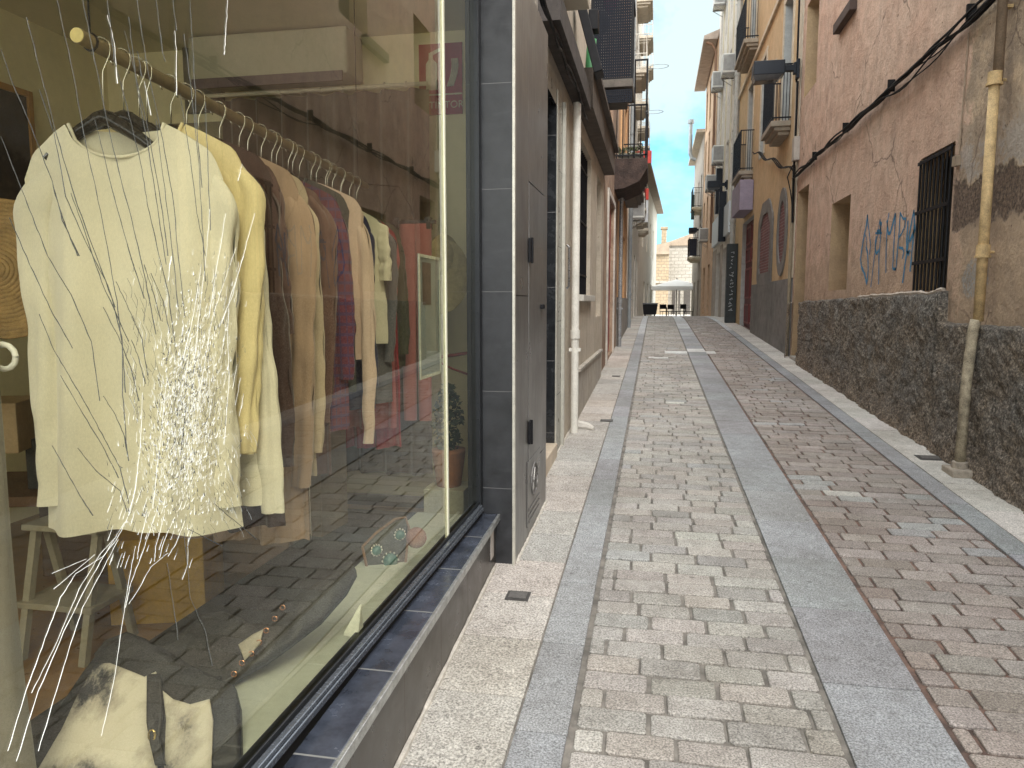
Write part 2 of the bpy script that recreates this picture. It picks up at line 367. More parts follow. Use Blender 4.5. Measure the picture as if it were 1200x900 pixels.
for lane, (a, b, pal) in enumerate(((XL1, XC0, PAL_L), (XC1, XR0, PAL_R))):
    y = -3.; row = 0
    while y < 34:
        p = .127+rnd.uniform(-.008, .008) if y < 16 else .16
        x = a+.012; first = rnd.uniform(.06, .21) if row % 2 or rnd.random() < .25 else .243
        x_end = b-.012
        while x < x_end-.02:
            L = first if x < a+.02 else .243+rnd.uniform(-.022, .022)
            if rnd.random() < .04: L *= .6
            xe = min(x+L, x_end)
            if x_end-xe < .07: xe = x_end
            if not white_patch((x+xe)/2, y):
                c = jitc(rnd.choice(pal), .12, .015)
                if rnd.random() < .05: c = jitc((.33,.33,.32), .06)
                if rnd.random() < .006: c = jitc((.46,.45,.41), .1)
                gap = .0062+abs(rnd.gauss(0, .0026))
                stone(setts, x+gap, xe-gap*.6, y+gap*.8, y+p-gap*.6, c, rnd.uniform(-.003, .003), .006, .0025, .0018)
            x = xe
        y += p; row += 1
tag(setts.build('road', stonemat('granite_sett', .8, 150, .40, .6)), kind='structure')
st = MB(); BL = (.285,.292,.30); WH = (.62,.63,.62)
for a, b, L0, ph in ((XL0, XL1, .62, .3), (XC0, XC1, .625, .14), (XR0, XR1, .9, .1)):
    y = -3+ph
    while y < 40:
        L = L0+rnd.uniform(-.02, .02); col = jitc(BL, .09, .02)
        if y > (18.5 if a < 0 else 20.6 if a < 1 else 20): col = jitc((.5,.51,.52), .05)
        if a == XC0 and 18 < y < 20.2: col = jitc((.36,.37,.38), .05)
        if a == XC0 and 14.2 < y < 14.9: col = jitc(WH, .05)
        stone(st, a+.004, b-.004, y+.003, y+L-.003, col, .001, .0035, .001, .0002)
        y += L
for x0, x1, y0, y1 in ((.2, .62, 14.38, 14.6), (.97, 1.15, 14.38, 14.6), (.2, .62, 14.62, 14.84), (-.1, .25, 13.5, 13.72), (.97, 1.15, 14.62, 14.84)):
    stone(st, x0, x1, y0, y1, jitc(WH, .05), .002, .003)
tag(st.build('stone_strip', stonemat('bluegrey_granite', .78, 150, .42, .35)), kind='structure')
pv = MB(); y = -3.05
PP = [(.42,.39,.355), (.39,.37,.34), (.40,.36,.32), (.37,.355,.33), (.44,.405,.37)]
while y < 38:
    L = .425 if y < 8 else .45
    stone(pv, -.81, XL0-.004, y+.0035, y+L-.0035, jitc(PP[rnd.randrange(5)], .09), rnd.uniform(-.001, .002), .004, .001, .0003)
    y += L
tag(pv.build('pavement', stonemat('beige_paving', .85, 120, .42, .45)), kind='structure')
pr = MB(); y = -3.
while y < 40:
    L = .62
    stone(pr, XR1+.004, 2.46, y+.0025, y+L-.0025, jitc((.52,.495,.455), .08), rnd.uniform(-.001, .002), .004, .001, .0003)
    y += L
tag(pr.build('pavement', stonemat('pale_paving', .85, 120, .34, .3)), kind='structure')
plz = MB(); plz.grid(lambda u, v: (-14+30*u, 40+45*v, gz(40+45*v)-.004), 10, 20)
tag(plz.build('plaza_paving', mat('plaza_stone', (.45,.42,.37), .85, 0, .15, 2)), kind='structure')
# dirty mortar fillet at the foot of the shop wall
# ============================================================ SHOP BUILDING (left, near)
XS = -.80; XG = -.885; YP = 3.68
def skew(mb): mb.v = [(x-.0235*(y-2.03), y, z) for x, y, z in mb.v]; return mb
shop = empty('shop_building', (XS, 1., gz(1.)), 'shop with cracked display window and dark tiled front at left', 'shop')
u = MB(); facade(u, XS, 1, -3, 6.45, 3.17, 7.0, [(.6, 1.6, 4.6, 6.4, .2), (3.2, 4.2, 4.6, 6.4, .2)], depth=5)
facade(u, XS, 1, 5.05, 6.45, -.3, 3.17, [(5.06, 6.02, .30, 3.05, .9)], mi=1, rmi=2, depth=5)
u.box(-.96, -.80, -3, 5.05, 3.172, 3.32, 2)
u.build('wall', [plaster('shop_upper_plaster', (.40,.36,.30), (.46,.42,.36)), tilemat('green_grey_tile', (.30,.29,.25), 5.05, 0, .1, .62, .3, (.12,.12,.11)), tilemat('black_jamb_tile', (.022,.024,.027), 0, 0, .42, .60, .22, (.09,.09,.09), lw=.005)], shop)
room = MB(); a0, a1 = -4., -.955
room.box(a0-.1, a0, 2.6, 5, .1, 3.3); room.box(a0-.1, a0, -3, 2.6, .1, 1.9); room.box(a0-.1, a0, -3, 2.6, 3.1, 3.3); room.box(a0-.1, a0+.4, -3.1, -3, .1, 3.3); room.box(a0+.4, a1, -3.1, -3, 3.1, 3.3); room.box(a0+.4, a1, -3.1, -3, .1, 1.9); room.box(a0-.1, a1, 5.0, 5.04, .1, 3.3)  # unseen openings added high in back and end walls to brighten the interior
room.build('interior_wall', mat('shop_wall_cream', (.78,.71,.46), .85, 0, .06, 2), shop)
room = MB(); room.box(a0-.1, a1, -3.1, 5.04, 3.3, 3.36); room.build('interior_ceiling', mat('shop_ceiling', (.7,.66,.5), .9, 0, .05), shop)
room = MB(); room.box(a0-.1, a1, -3.1, 5.04, .04, .1)
room.build('interior_floor', mat('shop_floor_wood', (.26,.15,.055), .35, 0, .25, 3), shop)
# window bottom inside: white display platform
pl = MB(); pl.box(-1.22, -.912, -2.9, YP-.01, .10, .392); pl.build('display_platform', mat('platform_white', (.50,.53,.46), .5, 0, .1, 4), shop, bev=.004)
pl = MB(); pl.box(-1.62, -1.221, -2.9, YP-.01, .10, .389); pl.build('display_platform', mat('platform_dark', (.028,.025,.022), .7, 0, .2, 4), shop, bev=.004)
# plinth, recess, sill, trims
plinth_m = tilemat('brown_black_tile', (.060,.052,.045), .33, .45, .43, 5., .32, (.14,.12,.105), lw=.005, var=.3)
p = MB(); p.box(-.97, -.757, -3, YP-.002, -.3, .38); skew(p).build('plinth', plinth_m, shop)
p = MB(); p.box(-.86, -.745, -3, YP-.004, .3805, .401); skew(p).build('sill', tilemat('blue_sill_tile', (.050,.058,.078), .28, .43, 5., 9., .2, (.20,.20,.19), lw=.007, var=.35), shop, bev=.003)
p = MB(); p.box(-.7445, -.731, -3, YP-.003, .370, .4035); skew(p)
p.build('sill_edging', mat('worn_aluminium', (.50,.51,.50), .35, .75, .35, 25, .1), shop, bev=.002)
p = MB(); p.box(-.93, -.862, -3, YP-.001, .376, .4295)
p.build('black_groove', rubberb, shop)
wf = MB(); wf.box(-.915, -.872, -3, YP-.055, .43, .459); wf.box(-.93, -.862, YP-.0545, YP-.001, .43, 3.17); wf.box(-.915, -.872, -3, YP-.055, 3.13, 3.17)
wf.box(-.8805, -.8725, -3, YP-.055, .4592, .474)
frame = wf.build('window_frame', dkmetal, shop, bev=.003)
wf = MB(); wf.box(-.8715, -.852, -3, YP-.055, .4305, .461); wf.box(-.8515, -.845, -3, YP-.055, .4305, .450)
wf.build('glazing_bead', mat('blue_grey_bead', (.16,.18,.21), .22, .6, .12, 8, 0), frame, bev=.003)
gp = MB()
for ya, yb in ((-2.98, 3.079), (3.098, YP-.055)):
    gp.quad((XG, ya, .459), (XG, yb, .459), (XG, yb, 3.13), (XG, ya, 3.13), 0)
    gp.quad((XG-.009, ya, .459), (XG-.009, yb, .459), (XG-.009, yb, 3.13), (XG-.009, ya, 3.13), 1)
gp.keep = True
gp.build('glass_pane', [glassmat(), clearmat()], frame)
jn = MB(); jn.box(XG-.011, XG+.004, 3.080, 3.097, .441, 3.13)
jn.build('glass_joint', mat('pale_sealant', (.80,.79,.62), .3, 0, .08, 30), frame)
# ---- cracks on the pane
def gpt(px, py, off=.0015): 
    p = onx(px, py, XG); return (XG+off, p[1], p[2])
ck = MB()
def crackline(pts, w0, w1, mi, sub=6, wob=.45):
    w0 *= .6; w1 *= .6
    P = []
    for (x0, y0), (x1, y1) in zip(pts, pts[1:]):
        for k in range(sub):
            f = k/sub; P.append((x0+(x1-x0)*f, y0+(y1-y0)*f))
    P.append(pts[-1]); n = len(P)
    P = [P[0]]+[(x+rnd.uniform(-wob, wob), y) for x, y in P[1:-1]]+[P[-1]]
    Q = [gpt(*q) for q in P]; rr = [(w0+(w1-w0)*i/(n-1))*rnd.uniform(.75, 1.25) for i in range(n)]
    ck.tube(Q, rr, 5, mi)
dark_lines = [
 [(0,58),(14,98),(36,150),(60,212),(72,258),(92,300)], [(0,160),(22,215),(40,262),(55,300),(82,345),(106,400),(116,470)],
 [(45,105),(62,155),(76,230),(100,285),(126,335),(142,395),(146,460)], [(62,222),(75,262),(90,300)], [(82,226),(100,275),(118,330),(150,400)],
 [(66,0),(82,72),(100,170),(112,225),(125,290),(136,352),(143,412),(143,462),(148,528)], [(110,140),(124,195),(138,250),(152,300),(168,350)],
 [(125,0),(133,70),(148,125),(164,190),(172,240),(186,300),(196,340),(204,400)], [(160,0),(172,82),(190,165),(203,240),(208,300),(216,372)],
 [(182,0),(190,62),(193,72)], [(202,0),(206,36)], [(210,110),(222,185),(230,250),(240,300)],
 [(135,330),(150,362),(166,398),(172,440)], [(120,360),(138,395),(152,430),(162,470)], [(45,368),(62,410),(80,440),(102,478),(122,515),(140,548),(150,590)],
 [(90,525),(112,552),(140,575),(148,600)], [(60,522),(76,550),(92,580),(108,604)], [(153,398),(160,415),(170,450)],
 [(176,320),(190,352),(198,390)], [(168,310),(178,340),(188,376)], [(120,464),(132,482),(144,508),(150,540)],
 [(145,36),(160,96),(172,150),(186,225),(196,300)], [(215,40),(224,110),(232,190),(236,260),(240,330)],
 [(160,60),(166,92)], [(218,470),(212,520)], [(280,640),(320,700)][:0] or [(250,590),(300,632)],
 [(220,620),(260,640)], [(215,624),(222,700),(240,740),(248,780)], [(195,660),(204,720),(208,750)]]
dark_lines += [[(96,0),(108,60),(122,130),(138,200),(156,268),(170,330),(182,392)], [(150,20),(158,90),(172,170),(184,245),(194,310)], [(222,0),(226,70),(230,150),(236,220)], [(30,20),(48,90),(66,160),(86,230),(112,300),(134,360)], [(240,120),(243,200),(246,270)], [(10,255),(34,310),(58,362),(84,408)], [(70,440),(92,478),(118,520),(138,560)], [(182,140),(192,220),(202,300),(208,360)]]
for L in dark_lines: crackline([(x, y) for x, y in L], .0009, .0014, 0)
silver = [
 [(204,36),(206,60),(206,112)], [(266,0),(264,40),(262,64)], [(145,612),(128,640),(104,680),(74,740),(44,810),(18,892)],
 [(136,628),(116,650),(92,690),(62,760),(36,812)], [(138,632),(122,662),(96,712),(80,760),(62,820),(44,880)],
 [(152,600),(136,632),(120,652),(88,672),(70,700),(52,748),(30,808),(8,880)], [(158,640),(150,680),(142,735),(132,800),(118,862)],
 [(196,648),(176,664),(162,690),(150,708)], [(180,605),(166,648),(152,684),(146,712)], [(204,606),(192,632),(186,654)],
 [(216,610),(206,636),(196,652)], [(172,600),(162,640),(160,655)], [(192,602),(182,640),(180,658)], [(220,630),(219,662)],
 [(276,290),(262,330),(248,372),(240,420),(232,470)], [(285,300),(268,352),(266,395),(268,440),(262,520)], [(298,250),(284,300),(272,345),(258,380)],
 [(283,192),(278,212)], [(235,310),(226,370),(214,420)], [(245,245),(240,310),(232,372),(226,440)], [(264,250),(252,320),(244,372)],
 [(196,330),(200,300)], [(195,440),(190,490),(184,540),(178,596)], 
 [(166,460),(164,520),(158,570),(150,604)], [(125,18),(133,50),(137,98)], [(168,95),(176,135)],
 [(100,655),(60,672)], [(110,650),(62,690)]]
for L in silver: crackline(L, .0006, .0011 if L[0][1] < 560 or len(L) > 5 else .0008, 1)
for k in range(3000):
    # crushed zone: short slivers following the web
    a = rnd.gauss(0, 1); b = rnd.gauss(0, 1)
    cy = 490+b*72; cx = 216+(cy-490)*(-.12)+a*(21+max(0, cy-450)*.08)
    if cy > 622 or cy < 290 or cx > 290 or cx < 120: continue
    ln = rnd.uniform(1.5, 7); ang = rnd.gauss(.10, .16) if rnd.random() < .85 else rnd.gauss(.7, .3)
    dx, dy = -math.sin(ang)*ln, math.cos(ang)*ln
    if cx < 190: dx = abs(dx)
    crackline([(cx, cy), (cx+dx*.5+rnd.uniform(-.4, .4), cy+dy*.5), (cx+dx, cy+dy)], .0003, .0008 if rnd.random() < .8 else .0018, 1 if rnd.random() < .66 else 0, 1, .2)
for k in range(170):
    cx = rnd.uniform(140, 285); cy = rnd.uniform(300, 480); ln = rnd.uniform(12, 34); s = (cx-215)/200
    crackline([(cx, cy), (cx-s*ln*.5+2, cy+ln*.5), (cx-s*ln*.6, cy+ln)], .0004, .0006, 0 if rnd.random() < .6 else 1, 2, .5)
for k in range(60):
    cx = rnd.uniform(240, 292); cy = rnd.uniform(500, 620); ln = rnd.uniform(6, 18)
    crackline([(cx, cy), (cx+ln*.3, cy+ln*.4), (cx+ln*.5, cy+ln)], .0003, .0005, 0 if rnd.random() < .6 else 1, 2, .5)
for k in range(60):
    cx = rnd.uniform(130, 225); cy = rnd.uniform(560, 665); ln = rnd.uniform(6, 20)
    crackline([(cx, cy), (cx-ln*.35, cy+ln)], .0003, .0009, 1 if rnd.random() < .7 else 0, 2, .5)
ck.build('crack', [mat('crack_shadow', (.12,.125,.12), .25, 0, .2, 30, 0), mat('crack_glint_white', (.88,.90,.86), .2, .0, .05, 30, 0, spec=1.)], frame)  # white and grey base colours stand in for glint and refraction in clear glass
# sticker on the plinth end
s = MB(); s.box(-.7565, -.754, 3.54, 3.61, .20, .34); skew(s); s.build('notice_plate', mat('plate_grey', (.55,.50,.46), .5, 0, .2, 40), shop)
# ---- pillar with utility door
XP = -.700
pil_front = tilemat('charcoal_tile', (.024,.025,.028), 0, 0, ony(590, 341.7, YP)[2], .507, .38, (.12,.12,.12), lw=.003, var=.3)
pi_ = MB(); pi_.box(-.93, XP, YP, 4.80, -.3, 3.171); pi_.box(-.953, -.7995, 4.8005, 5.048, -.3, 3.17); pi_.build('pillar', pil_front, shop)
brushed = None
m, t, b = nt('brushed_dark_panel'); pp = wpos(t); nn = noise_n(t, sc(t, pp, (1, 14, .8)), 5, 6, .6); n3 = noise_n(t, pp, 3, 5)
t.links.new(ramp(t, nn, [(.3, (.13,.125,.12)), (.7, (.25,.24,.23))]), b.inputs['Base Color']); b.inputs['Metallic'].default_value = .55
t.links.new(mrange(t, n3, .3, .7, .26, .42), b.inputs['Roughness']); bump(t, b, nn, .12, .002); brushed = m
q = MB(); zj = [onx(618, 347, XP)[2], onx(625, 232, XP)[2]]
K = lambda y: YP+(y-3.88)*.957
q.box(XP+.0005, XP+.006, K(3.90), K(4.30), -.2, zj[0]-.003); q.box(XP+.0005, XP+.006, K(3.90), K(4.30), zj[0]+.003, 3.16)
q.box(XP+.0005, XP+.006, K(4.306), K(5.046), -.2, .55); q.box(XP+.0005, XP+.006, K(4.306), K(5.046), 2.16, 3.16)
q.box(XP+.0005, XP+.006, K(4.86), K(5.046), .553, 2.157)
q.build('side_panel', brushed, shop)
q = MB(); q.box(XP+.0005, XP+.009, K(4.312), K(4.85), .56, 2.15); ud = q.build('utility_door', brushed, shop, bev=.002)
q = MB(); 
for z in (.70, 1.72): q = MB(); q.box(XP+.0095, XP+.022, K(4.28), K(4.36), z, z+.13); q.tube([(XP+.024, K(4.32), z-.005), (XP+.024, K(4.32), z+.135)], .008); q.build('hinge', black, ud, bev=.002)
q = MB(); q.box(XP+.0095, XP+.03, K(4.74), K(4.80), 1.46, 1.485); q.tube([(XP+.009, K(4.76), 1.472), (XP+.03, K(4.76), 1.472)], .014); q.build('handle', black, ud, bev=.002)
q = MB(); q.box(XP+.0065, XP+.012, K(4.26), K(4.74), .22, .60); 
for k in range(3): q.box(XP+.0122, XP+.017, K(4.30), K(4.70), .235+k*.035, .25+k*.035)
q.tube([(XP+.014, K(4.50)+.11*math.cos(a*.3927), .455+.095*math.sin(a*.3927)) for a in range(17)], .007, 6, cap=False)
q.tube([(XP+.014, K(4.43), .39), (XP+.014, K(4.50), .52), (XP+.014, K(4.57), .39)], .007, 6); q.tube([(XP+.014, K(4.45), .45), (XP+.014, K(4.56), .46)], .006, 6)
q.build('meter_cover', brushed, shop, bev=.002)
for bx_ in ((XP-.006, XP+.0085, YP-.012, YP+.017, -.2, 3.17), (-.80+.001, -.788, 6.02, 6.07, -.1, 3.17), (-.799, -.770, 6.40, 6.452, -.1, 3.17)):
    q = MB(); q.box(*bx_); q.build('corner_trim', mat('trim_pale', (.55,.53,.46), .35, .4, .15, 20), shop, bev=.002)
q = MB(); q.box(-1.75, -.775, 5.056, 6.018, gz(5.5)-.1, .335); q.build('doorstep', mat('marble_step', (.60,.50,.38), .5, 0, .2, 5), shop, bev=.006)
q = MB(); q.box(-1.72, -1.69, 5.07, 6.01, .34, 3.04); q.build('door', black, shop)
# fillet of cement along the wall base
q = MB()
for (xa, ya, yb) in ((XP+.012, YP+.02, 4.79), (-.79, 6.1, 11.)):
    q.tube([(xa+rnd.uniform(-.002, .003), y, gz(y)+.002) for y in [ya+(yb-ya)*k/60 for k in range(61)]], [.006+rnd.random()*.007 for k in range(61)], 6)
q.tube([(-.751-.0235*(y-2.03), y, gz(y)+.002) for y in [-1+.06*k for k in range(78)]], [.006+rnd.random()*.007 for k in range(78)], 6)
q.build('cement_fillet', mat('cement_fillet', (.52,.48,.42), .9, 0, .25, 30, .4), shop)
# dark fascia / canopy beam along the top of the ground floor
q = MB(); q.prism([(XS+.001, 5.05, 3.34), (XS+.15, 5.05, 3.34), (XS+.15, 5.05, 3.52), (XS+.001, 5.05, 3.62)], (0, 2.35, 0))
q.build('fascia_beam', mat('dirty_beam', (.06,.05,.045), .8, 0, .4, 9, .5, 40), shop)
q = MB(); q.tube([(-.70, y, 3.30+.03*math.sin(y*5)+rnd.uniform(-.01, .01)) for y in [4+.15*k for k in range(24)]], .012); q.tube([(-.68, y, 3.26+.03*math.cos(y*3)+rnd.uniform(-.015, .015)) for y in [4+.15*k for k in range(24)]], .009)
single(q, 'cable', black, 'black cables drooping under the dark fascia beam above the left doorway', 'cable')

# ---- interior fittings of the shop
A0 = Vector((-1.405, 1.66, 2.150)); A1 = Vector((-1.62, 4.05, 2.150)); RD = (A1-A0).normalized()
rail = empty('clothes_rail', tuple(A0), 'round wooden hanging rail full of clothes inside the shop window', 'clothes rail')
q = MB(); q.tube([A0, A0+RD*.002, A1], .0185, 20, 0); q.tube([A0-RD*.002, A0], .0175, 20, 1)
q.build('rod', [mat('rail_wood', (.26,.21,.12), .5, 0, .2, 8), mat('rail_end_grain', (.66,.55,.24), .6)], rail)
for d in (.05, 2.25):
    q = MB(); w = A0+RD*d; q.tube([w+Vector((0, 0, .018)), (w.x, w.y, 3.3)], .0025, 6); q.tube([(w.x+.021*math.cos(a*.6283), w.y, w.z+.021*math.sin(a*.6283)) for a in range(11)], .003, 6, cap=False); q.build('suspension_wire', black, rail)
hook_m = mat('chrome_hook', (.6,.58,.5), .2, .9, .05, 10, 0)
def hanger(pos, ang, hw, z_sh, matr, label, drop=.045, thick=.007):
    """pos = point on rail axis; the arms slope down to both shoulders"""
    c, s_ = math.cos(ang), math.sin(ang); r = empty('clothes_hanger', (pos.x, pos.y, z_sh), label, 'hanger', 'hangers on the clothes rail')
    zt = z_sh+.035; q = MB()
    pts = []
    rr = .027
    for k in range(11):
        a = math.pi*(1.25-k/10*1.25)-.15; pts.append((pos.x+rr*math.cos(a)*c, pos.y+rr*math.cos(a)*s_, pos.z+rr*math.sin(a)-.002))
    pts += [(pos.x+rr*.9*c, pos.y+rr*.9*s_, pos.z-.02), (pos.x+.004*c, pos.y+.004*s_, pos.z-.06), (pos.x, pos.y, zt)]
    q.tube(pts, .0019, 6); q.build('hook', hook_m, r, smooth=True)
    q = MB(); pts = []; rad = []
    for k in range(-10, 11):
        f = k/10; pts.append((pos.x+f*hw*c, pos.y+f*hw*s_, zt-drop*1.7*abs(f)**1.35-(.0 if abs(f) > .1 else -.004))); rad.append(thick*(1.7-.7*abs(f)))
    q.tube(pts, rad, 8); q.build('arm', matr, r, smooth=True); return r
plastic = mat('black_plastic', (.012,.012,.012), .22, 0, .2, 10, 0)
def garment(Y, name, label, cat, m, hw=.25, top=1.88, bot=1.0, slv=.6, sw=.062, ang=None, xoff=0., neck=.09, dip=.05, fold=.016, nf=5, seed=0, fine=.3, flare=1.05, slope=.09, depth=.05, hang=None, spread=0., slv2=None, cuff=.72):
    f = (Y-A0.y)/(A1.y-A0.y); P = A0+(A1-A0)*f; ang = (.085 if ang is None else ang)
    c, s_ = math.cos(ang), math.sin(ang); r = random.Random(seed); ph = [r.uniform(0, 6.28) for _ in range(6)]
    cx, cy = P.x+xoff*c, P.y+xoff*s_
    root = empty(name, (cx, cy, bot), label, cat, 'clothes hanging on the rail')
    def W(x, y, z): return (cx+x*c-y*s_, cy+x*s_+y*c, z)
    def topz(x, front):
        q0 = max(0, (abs(x)-neck)/(hw-neck)); t = top-slope*q0**1.15-.05*max(0, q0-.75)**2*16
        if abs(x) < neck: t -= (dip if front else .012)*math.sqrt(max(0, 1-(x/neck)**2))
        return t
    def pt(front):
        def fn(u, v):
            x0 = (u*2-1); vv = v**1.0
            wid = hw*(1-.06*math.sin(math.pi*min(1, v*1.6)))*(1+(flare-1)*v)
            tz = topz(x0*hw, front); z = tz+(bot-tz)*vv
            d = depth*math.sqrt(max(0, 1-x0*x0))*(.35+.65*min(1, v*3))
            amp = fold*min(1, .12+v*1.4)*(1-abs(x0)**6*.4)
            w = amp*(math.sin(nf*x0*2.6+ph[0]+.9*math.sin(3*v+ph[1]))+.55*math.sin(nf*x0*5.1+ph[2]+1.7*v)+fine*math.sin(nf*9*x0+ph[3]))
            w += .005*noise.noise((x0*4+seed, v*7, front))+.014*noise.noise((x0*1.7+seed, v*2.3, front+3))
            z += .003*math.sin(x0*6+ph[4])*v*v
            return W(x0*wid+.010*noise.noise((v*4, x0, seed))*v, (-d if front else d)+w, z)
        return fn
    mb = MB(); mb.grid(pt(1), 64, 56); mb.grid(pt(0), 40, 34)
    # ribbed neckline and hem rolls
    mb.tube([W(x, -depth*.37*math.sqrt(max(0, 1-(x/hw)**2))+0., topz(x, 1)+.001) for x in [neck*(-1+2*k/16) for k in range(17)]], .0045, 6)
    mb.build('body', m, root, smooth=True)
    for sgn, sl in ((-1, slv if slv2 is None else slv2), (1, slv)):
        if not sl: continue
        q = MB(); zt = top-slope*.72-.012
        def sf(u, v, sgn=sgn, sl=sl):
            a = 2*math.pi*u; rad = sw*(1-(1-cuff)*v)*(1 if v > .16 else .30+.70*math.sin(v/.16*1.5708))
            if v > .93: rad *= .93
            cxx = sgn*(hw*.93-.3*(sw-.055)+spread*v+.018*math.sin(3*v+ph[2])-.115*max(0, 1-v/.20)**2*hw/.27); cz = zt+.02-sl*v
            k = 1+.16*math.sin(3*a+ph[1]+4*v)+.10*math.sin(5*a+9*v+ph[3])
            dd = .012*noise.noise((u*3, v*9+seed, sgn))
            return W(cxx+(rad*.78*k+dd)*math.cos(a), .018-.036*v+(rad*.50*k+dd)*math.sin(a), cz+(.03*(1-abs(math.cos(a)))*(1 if v < .06 else 0)))
        q.grid(sf, 26, 46); q.build('sleeve', m, root, smooth=True)
    if hang: hanger(P, ang, hw*.60, top-.018, hang[0], hang[1], drop=slope*.7, thick=.012 if Y < 1.9 else .007)
    return root
cream = clothmat('cream_knit', (.67,.635,.52), 300); pale_y = clothmat('butter_cloth', (.68,.58,.33), 260)
garment(1.745, 'sweater', 'cream long-sleeved knit sweater at the front of the rail behind the cracked glass', 'sweater', cream, .262, 1.955, .885, .95, .076, .16, .042, .125, .085, .034, 2, 3, .02, 1.04, .085, .06, (plastic, 'black plastic hanger holding the front cream sweater'), .012)
garment(1.83, 'blouse', 'butter yellow blouse hanging right behind the front cream sweater', 'blouse', pale_y, .258, 1.975, 1.08, .84, .062, .14, .070, .10, .05, .014, 3, 9, .1, 1.02, .08, .05, (plastic, 'black plastic hanger holding the butter yellow blouse'), .004)
garment(1.90, 'shirt', 'pale cream long shirt seen below and behind the yellow blouse', 'shirt', cream, .25, 1.95, .92, 1.0, .058, .12, .075, .09, .05, .014, 3, 12, .1, 1.12, .09, .05, (plastic, 'black plastic hanger behind the yellow blouse'), .03)
brn = lambda c, n: clothmat(n, c, 220)
G = [ # Y, name, label, colour, hw, top, bot, sleeve, sleeve width, xoff, fold, hanger label/material
 (2.06,'coat','very dark brown coat between the yellow blouse and the taupe robe','coat',(.040,.018,.014),.28,2.0,.80,.95,.065,.085),
 (2.22,'jacket','reddish brown jacket with a squared shoulder next to the dark coat','jacket',(.085,.045,.038),.27,2.00,1.10,.55,.055,.05),
 (2.36,'robe','long taupe beige robe with draped collar hanging behind the cream sweaters','robe',(.36,.25,.175),.27,2.01,.66,1.10,.065,.06),
 (2.50,'tunic','light sand tunic with a falling sleeve beside the taupe robe','tunic',(.48,.39,.28),.26,2.005,.86,1.00,.06,.05),
 (2.68,'dress','cocoa brown dress on the peach coloured hanger','dress',(.13,.07,.055),.25,1.985,.82,.9,.055,.05),
 (2.82,'cardigan','maroon checked cardigan on the rail','cardigan',(.13,.025,.045),.26,1.99,.98,.75,.055,.06),
 (2.94,'vest','charcoal green vest between the checked cardigan and the pink shirt dress','vest',(.045,.05,.045),.26,2.01,1.12,0,.05,.06),
 (3.06,'shirt_dress','pale pink shirt dress with one long straight sleeve reaching low','dress',(.62,.47,.38),.27,2.01,1.25,1.08,.045,.07),
 (3.26,'blouse','navy blue blouse just past the pale pink dress','blouse',(.022,.03,.085),.25,1.965,1.0,.8,.055,.06),
 (3.38,'top','small cream top between navy and grey garments','top',(.62,.58,.44),.24,1.955,1.30,.3,.05,.10),
 (3.48,'pullover','grey pullover on the far half of the rail','pullover',(.10,.10,.11),.25,1.96,1.0,.7,.055,.08),
 (3.60,'blouse','dusty rose blouse near the far end of the rail','blouse',(.34,.08,.08),.25,1.95,.85,.7,.05,.07),
 (3.74,'dress','deep red narrow dress near the end of the rail','dress',(.30,.012,.022),.18,1.93,.72,0,.05,.13),
 (3.86,'coat','dark olive coat at the end of the rail','coat',(.05,.055,.03),.24,1.97,1.15,.7,.05,.06)]
peach = mat('peach_hanger', (.72,.35,.20), .35, 0, .1, 10, 0)
for i, (Y, nm, lab, cat, c, hw, top, bot, slv, sw, xo) in enumerate(G):
    mm = clothmat(cat+'_cloth_%s' % 'abcdefghijklmnop'[i], c, 220, (.05,.04,.11) if cat == 'cardigan' else None)
    garment(Y, nm, lab, cat, mm, hw, top, bot, slv, sw, .085+rnd.uniform(-.05, .05), xo-.055, .08, .05, .026, 4, i+20, .2, 1.03, .085, .05,
            (peach if 'cocoa' in lab else plastic, 'peach coloured hanger sticking out of the brown clothes' if 'cocoa' in lab else 'dark hanger of the '+lab.split(' on ')[0].split(' near ')[0].split(' between ')[0].split(' at ')[0]), .01)
# pink trousers on a clip hanger at the end
T = empty('trousers', (-1.30, 4.0, 1.0), 'pink trousers hanging from a black clip hanger at the rail end', 'trousers', 'clothes hanging on the rail')
for sx in (-.045, .045):
    q = MB(); q.grid(lambda u, v: (-1.32+sx+(.05-.012*v)*math.cos(6.283*u)*(1+.1*math.sin(9*u)), 4.0+.03*math.sin(6.283*u), 1.93-1.10*v), 20, 20); q.build('leg', clothmat('pink_cloth', (.36,.13,.125)), T, smooth=True)
q = MB(); q.box(-1.45, -1.20, 3.985, 4.015, 1.93, 1.95); q.tube([(-1.32, 4.0, 1.95), (-1.34, 4.0, 2.02), (-1.42, 4.03, 2.14), (-1.6, 4.03, 2.16)], .003, 6)
for x in (-1.42, -1.24): q.box(x-.015, x+.015, 3.975, 4.025, 1.90, 1.965)
q.build('clip_hanger', plastic, T, bev=.002)
for k in range(9):
    Pn = A0+RD*(.28+.21*k); hanger(Pn, .085+rnd.uniform(-.3, .3), .12, 1.96, plastic, 'bare dark hanger squeezed between garments along the rail')
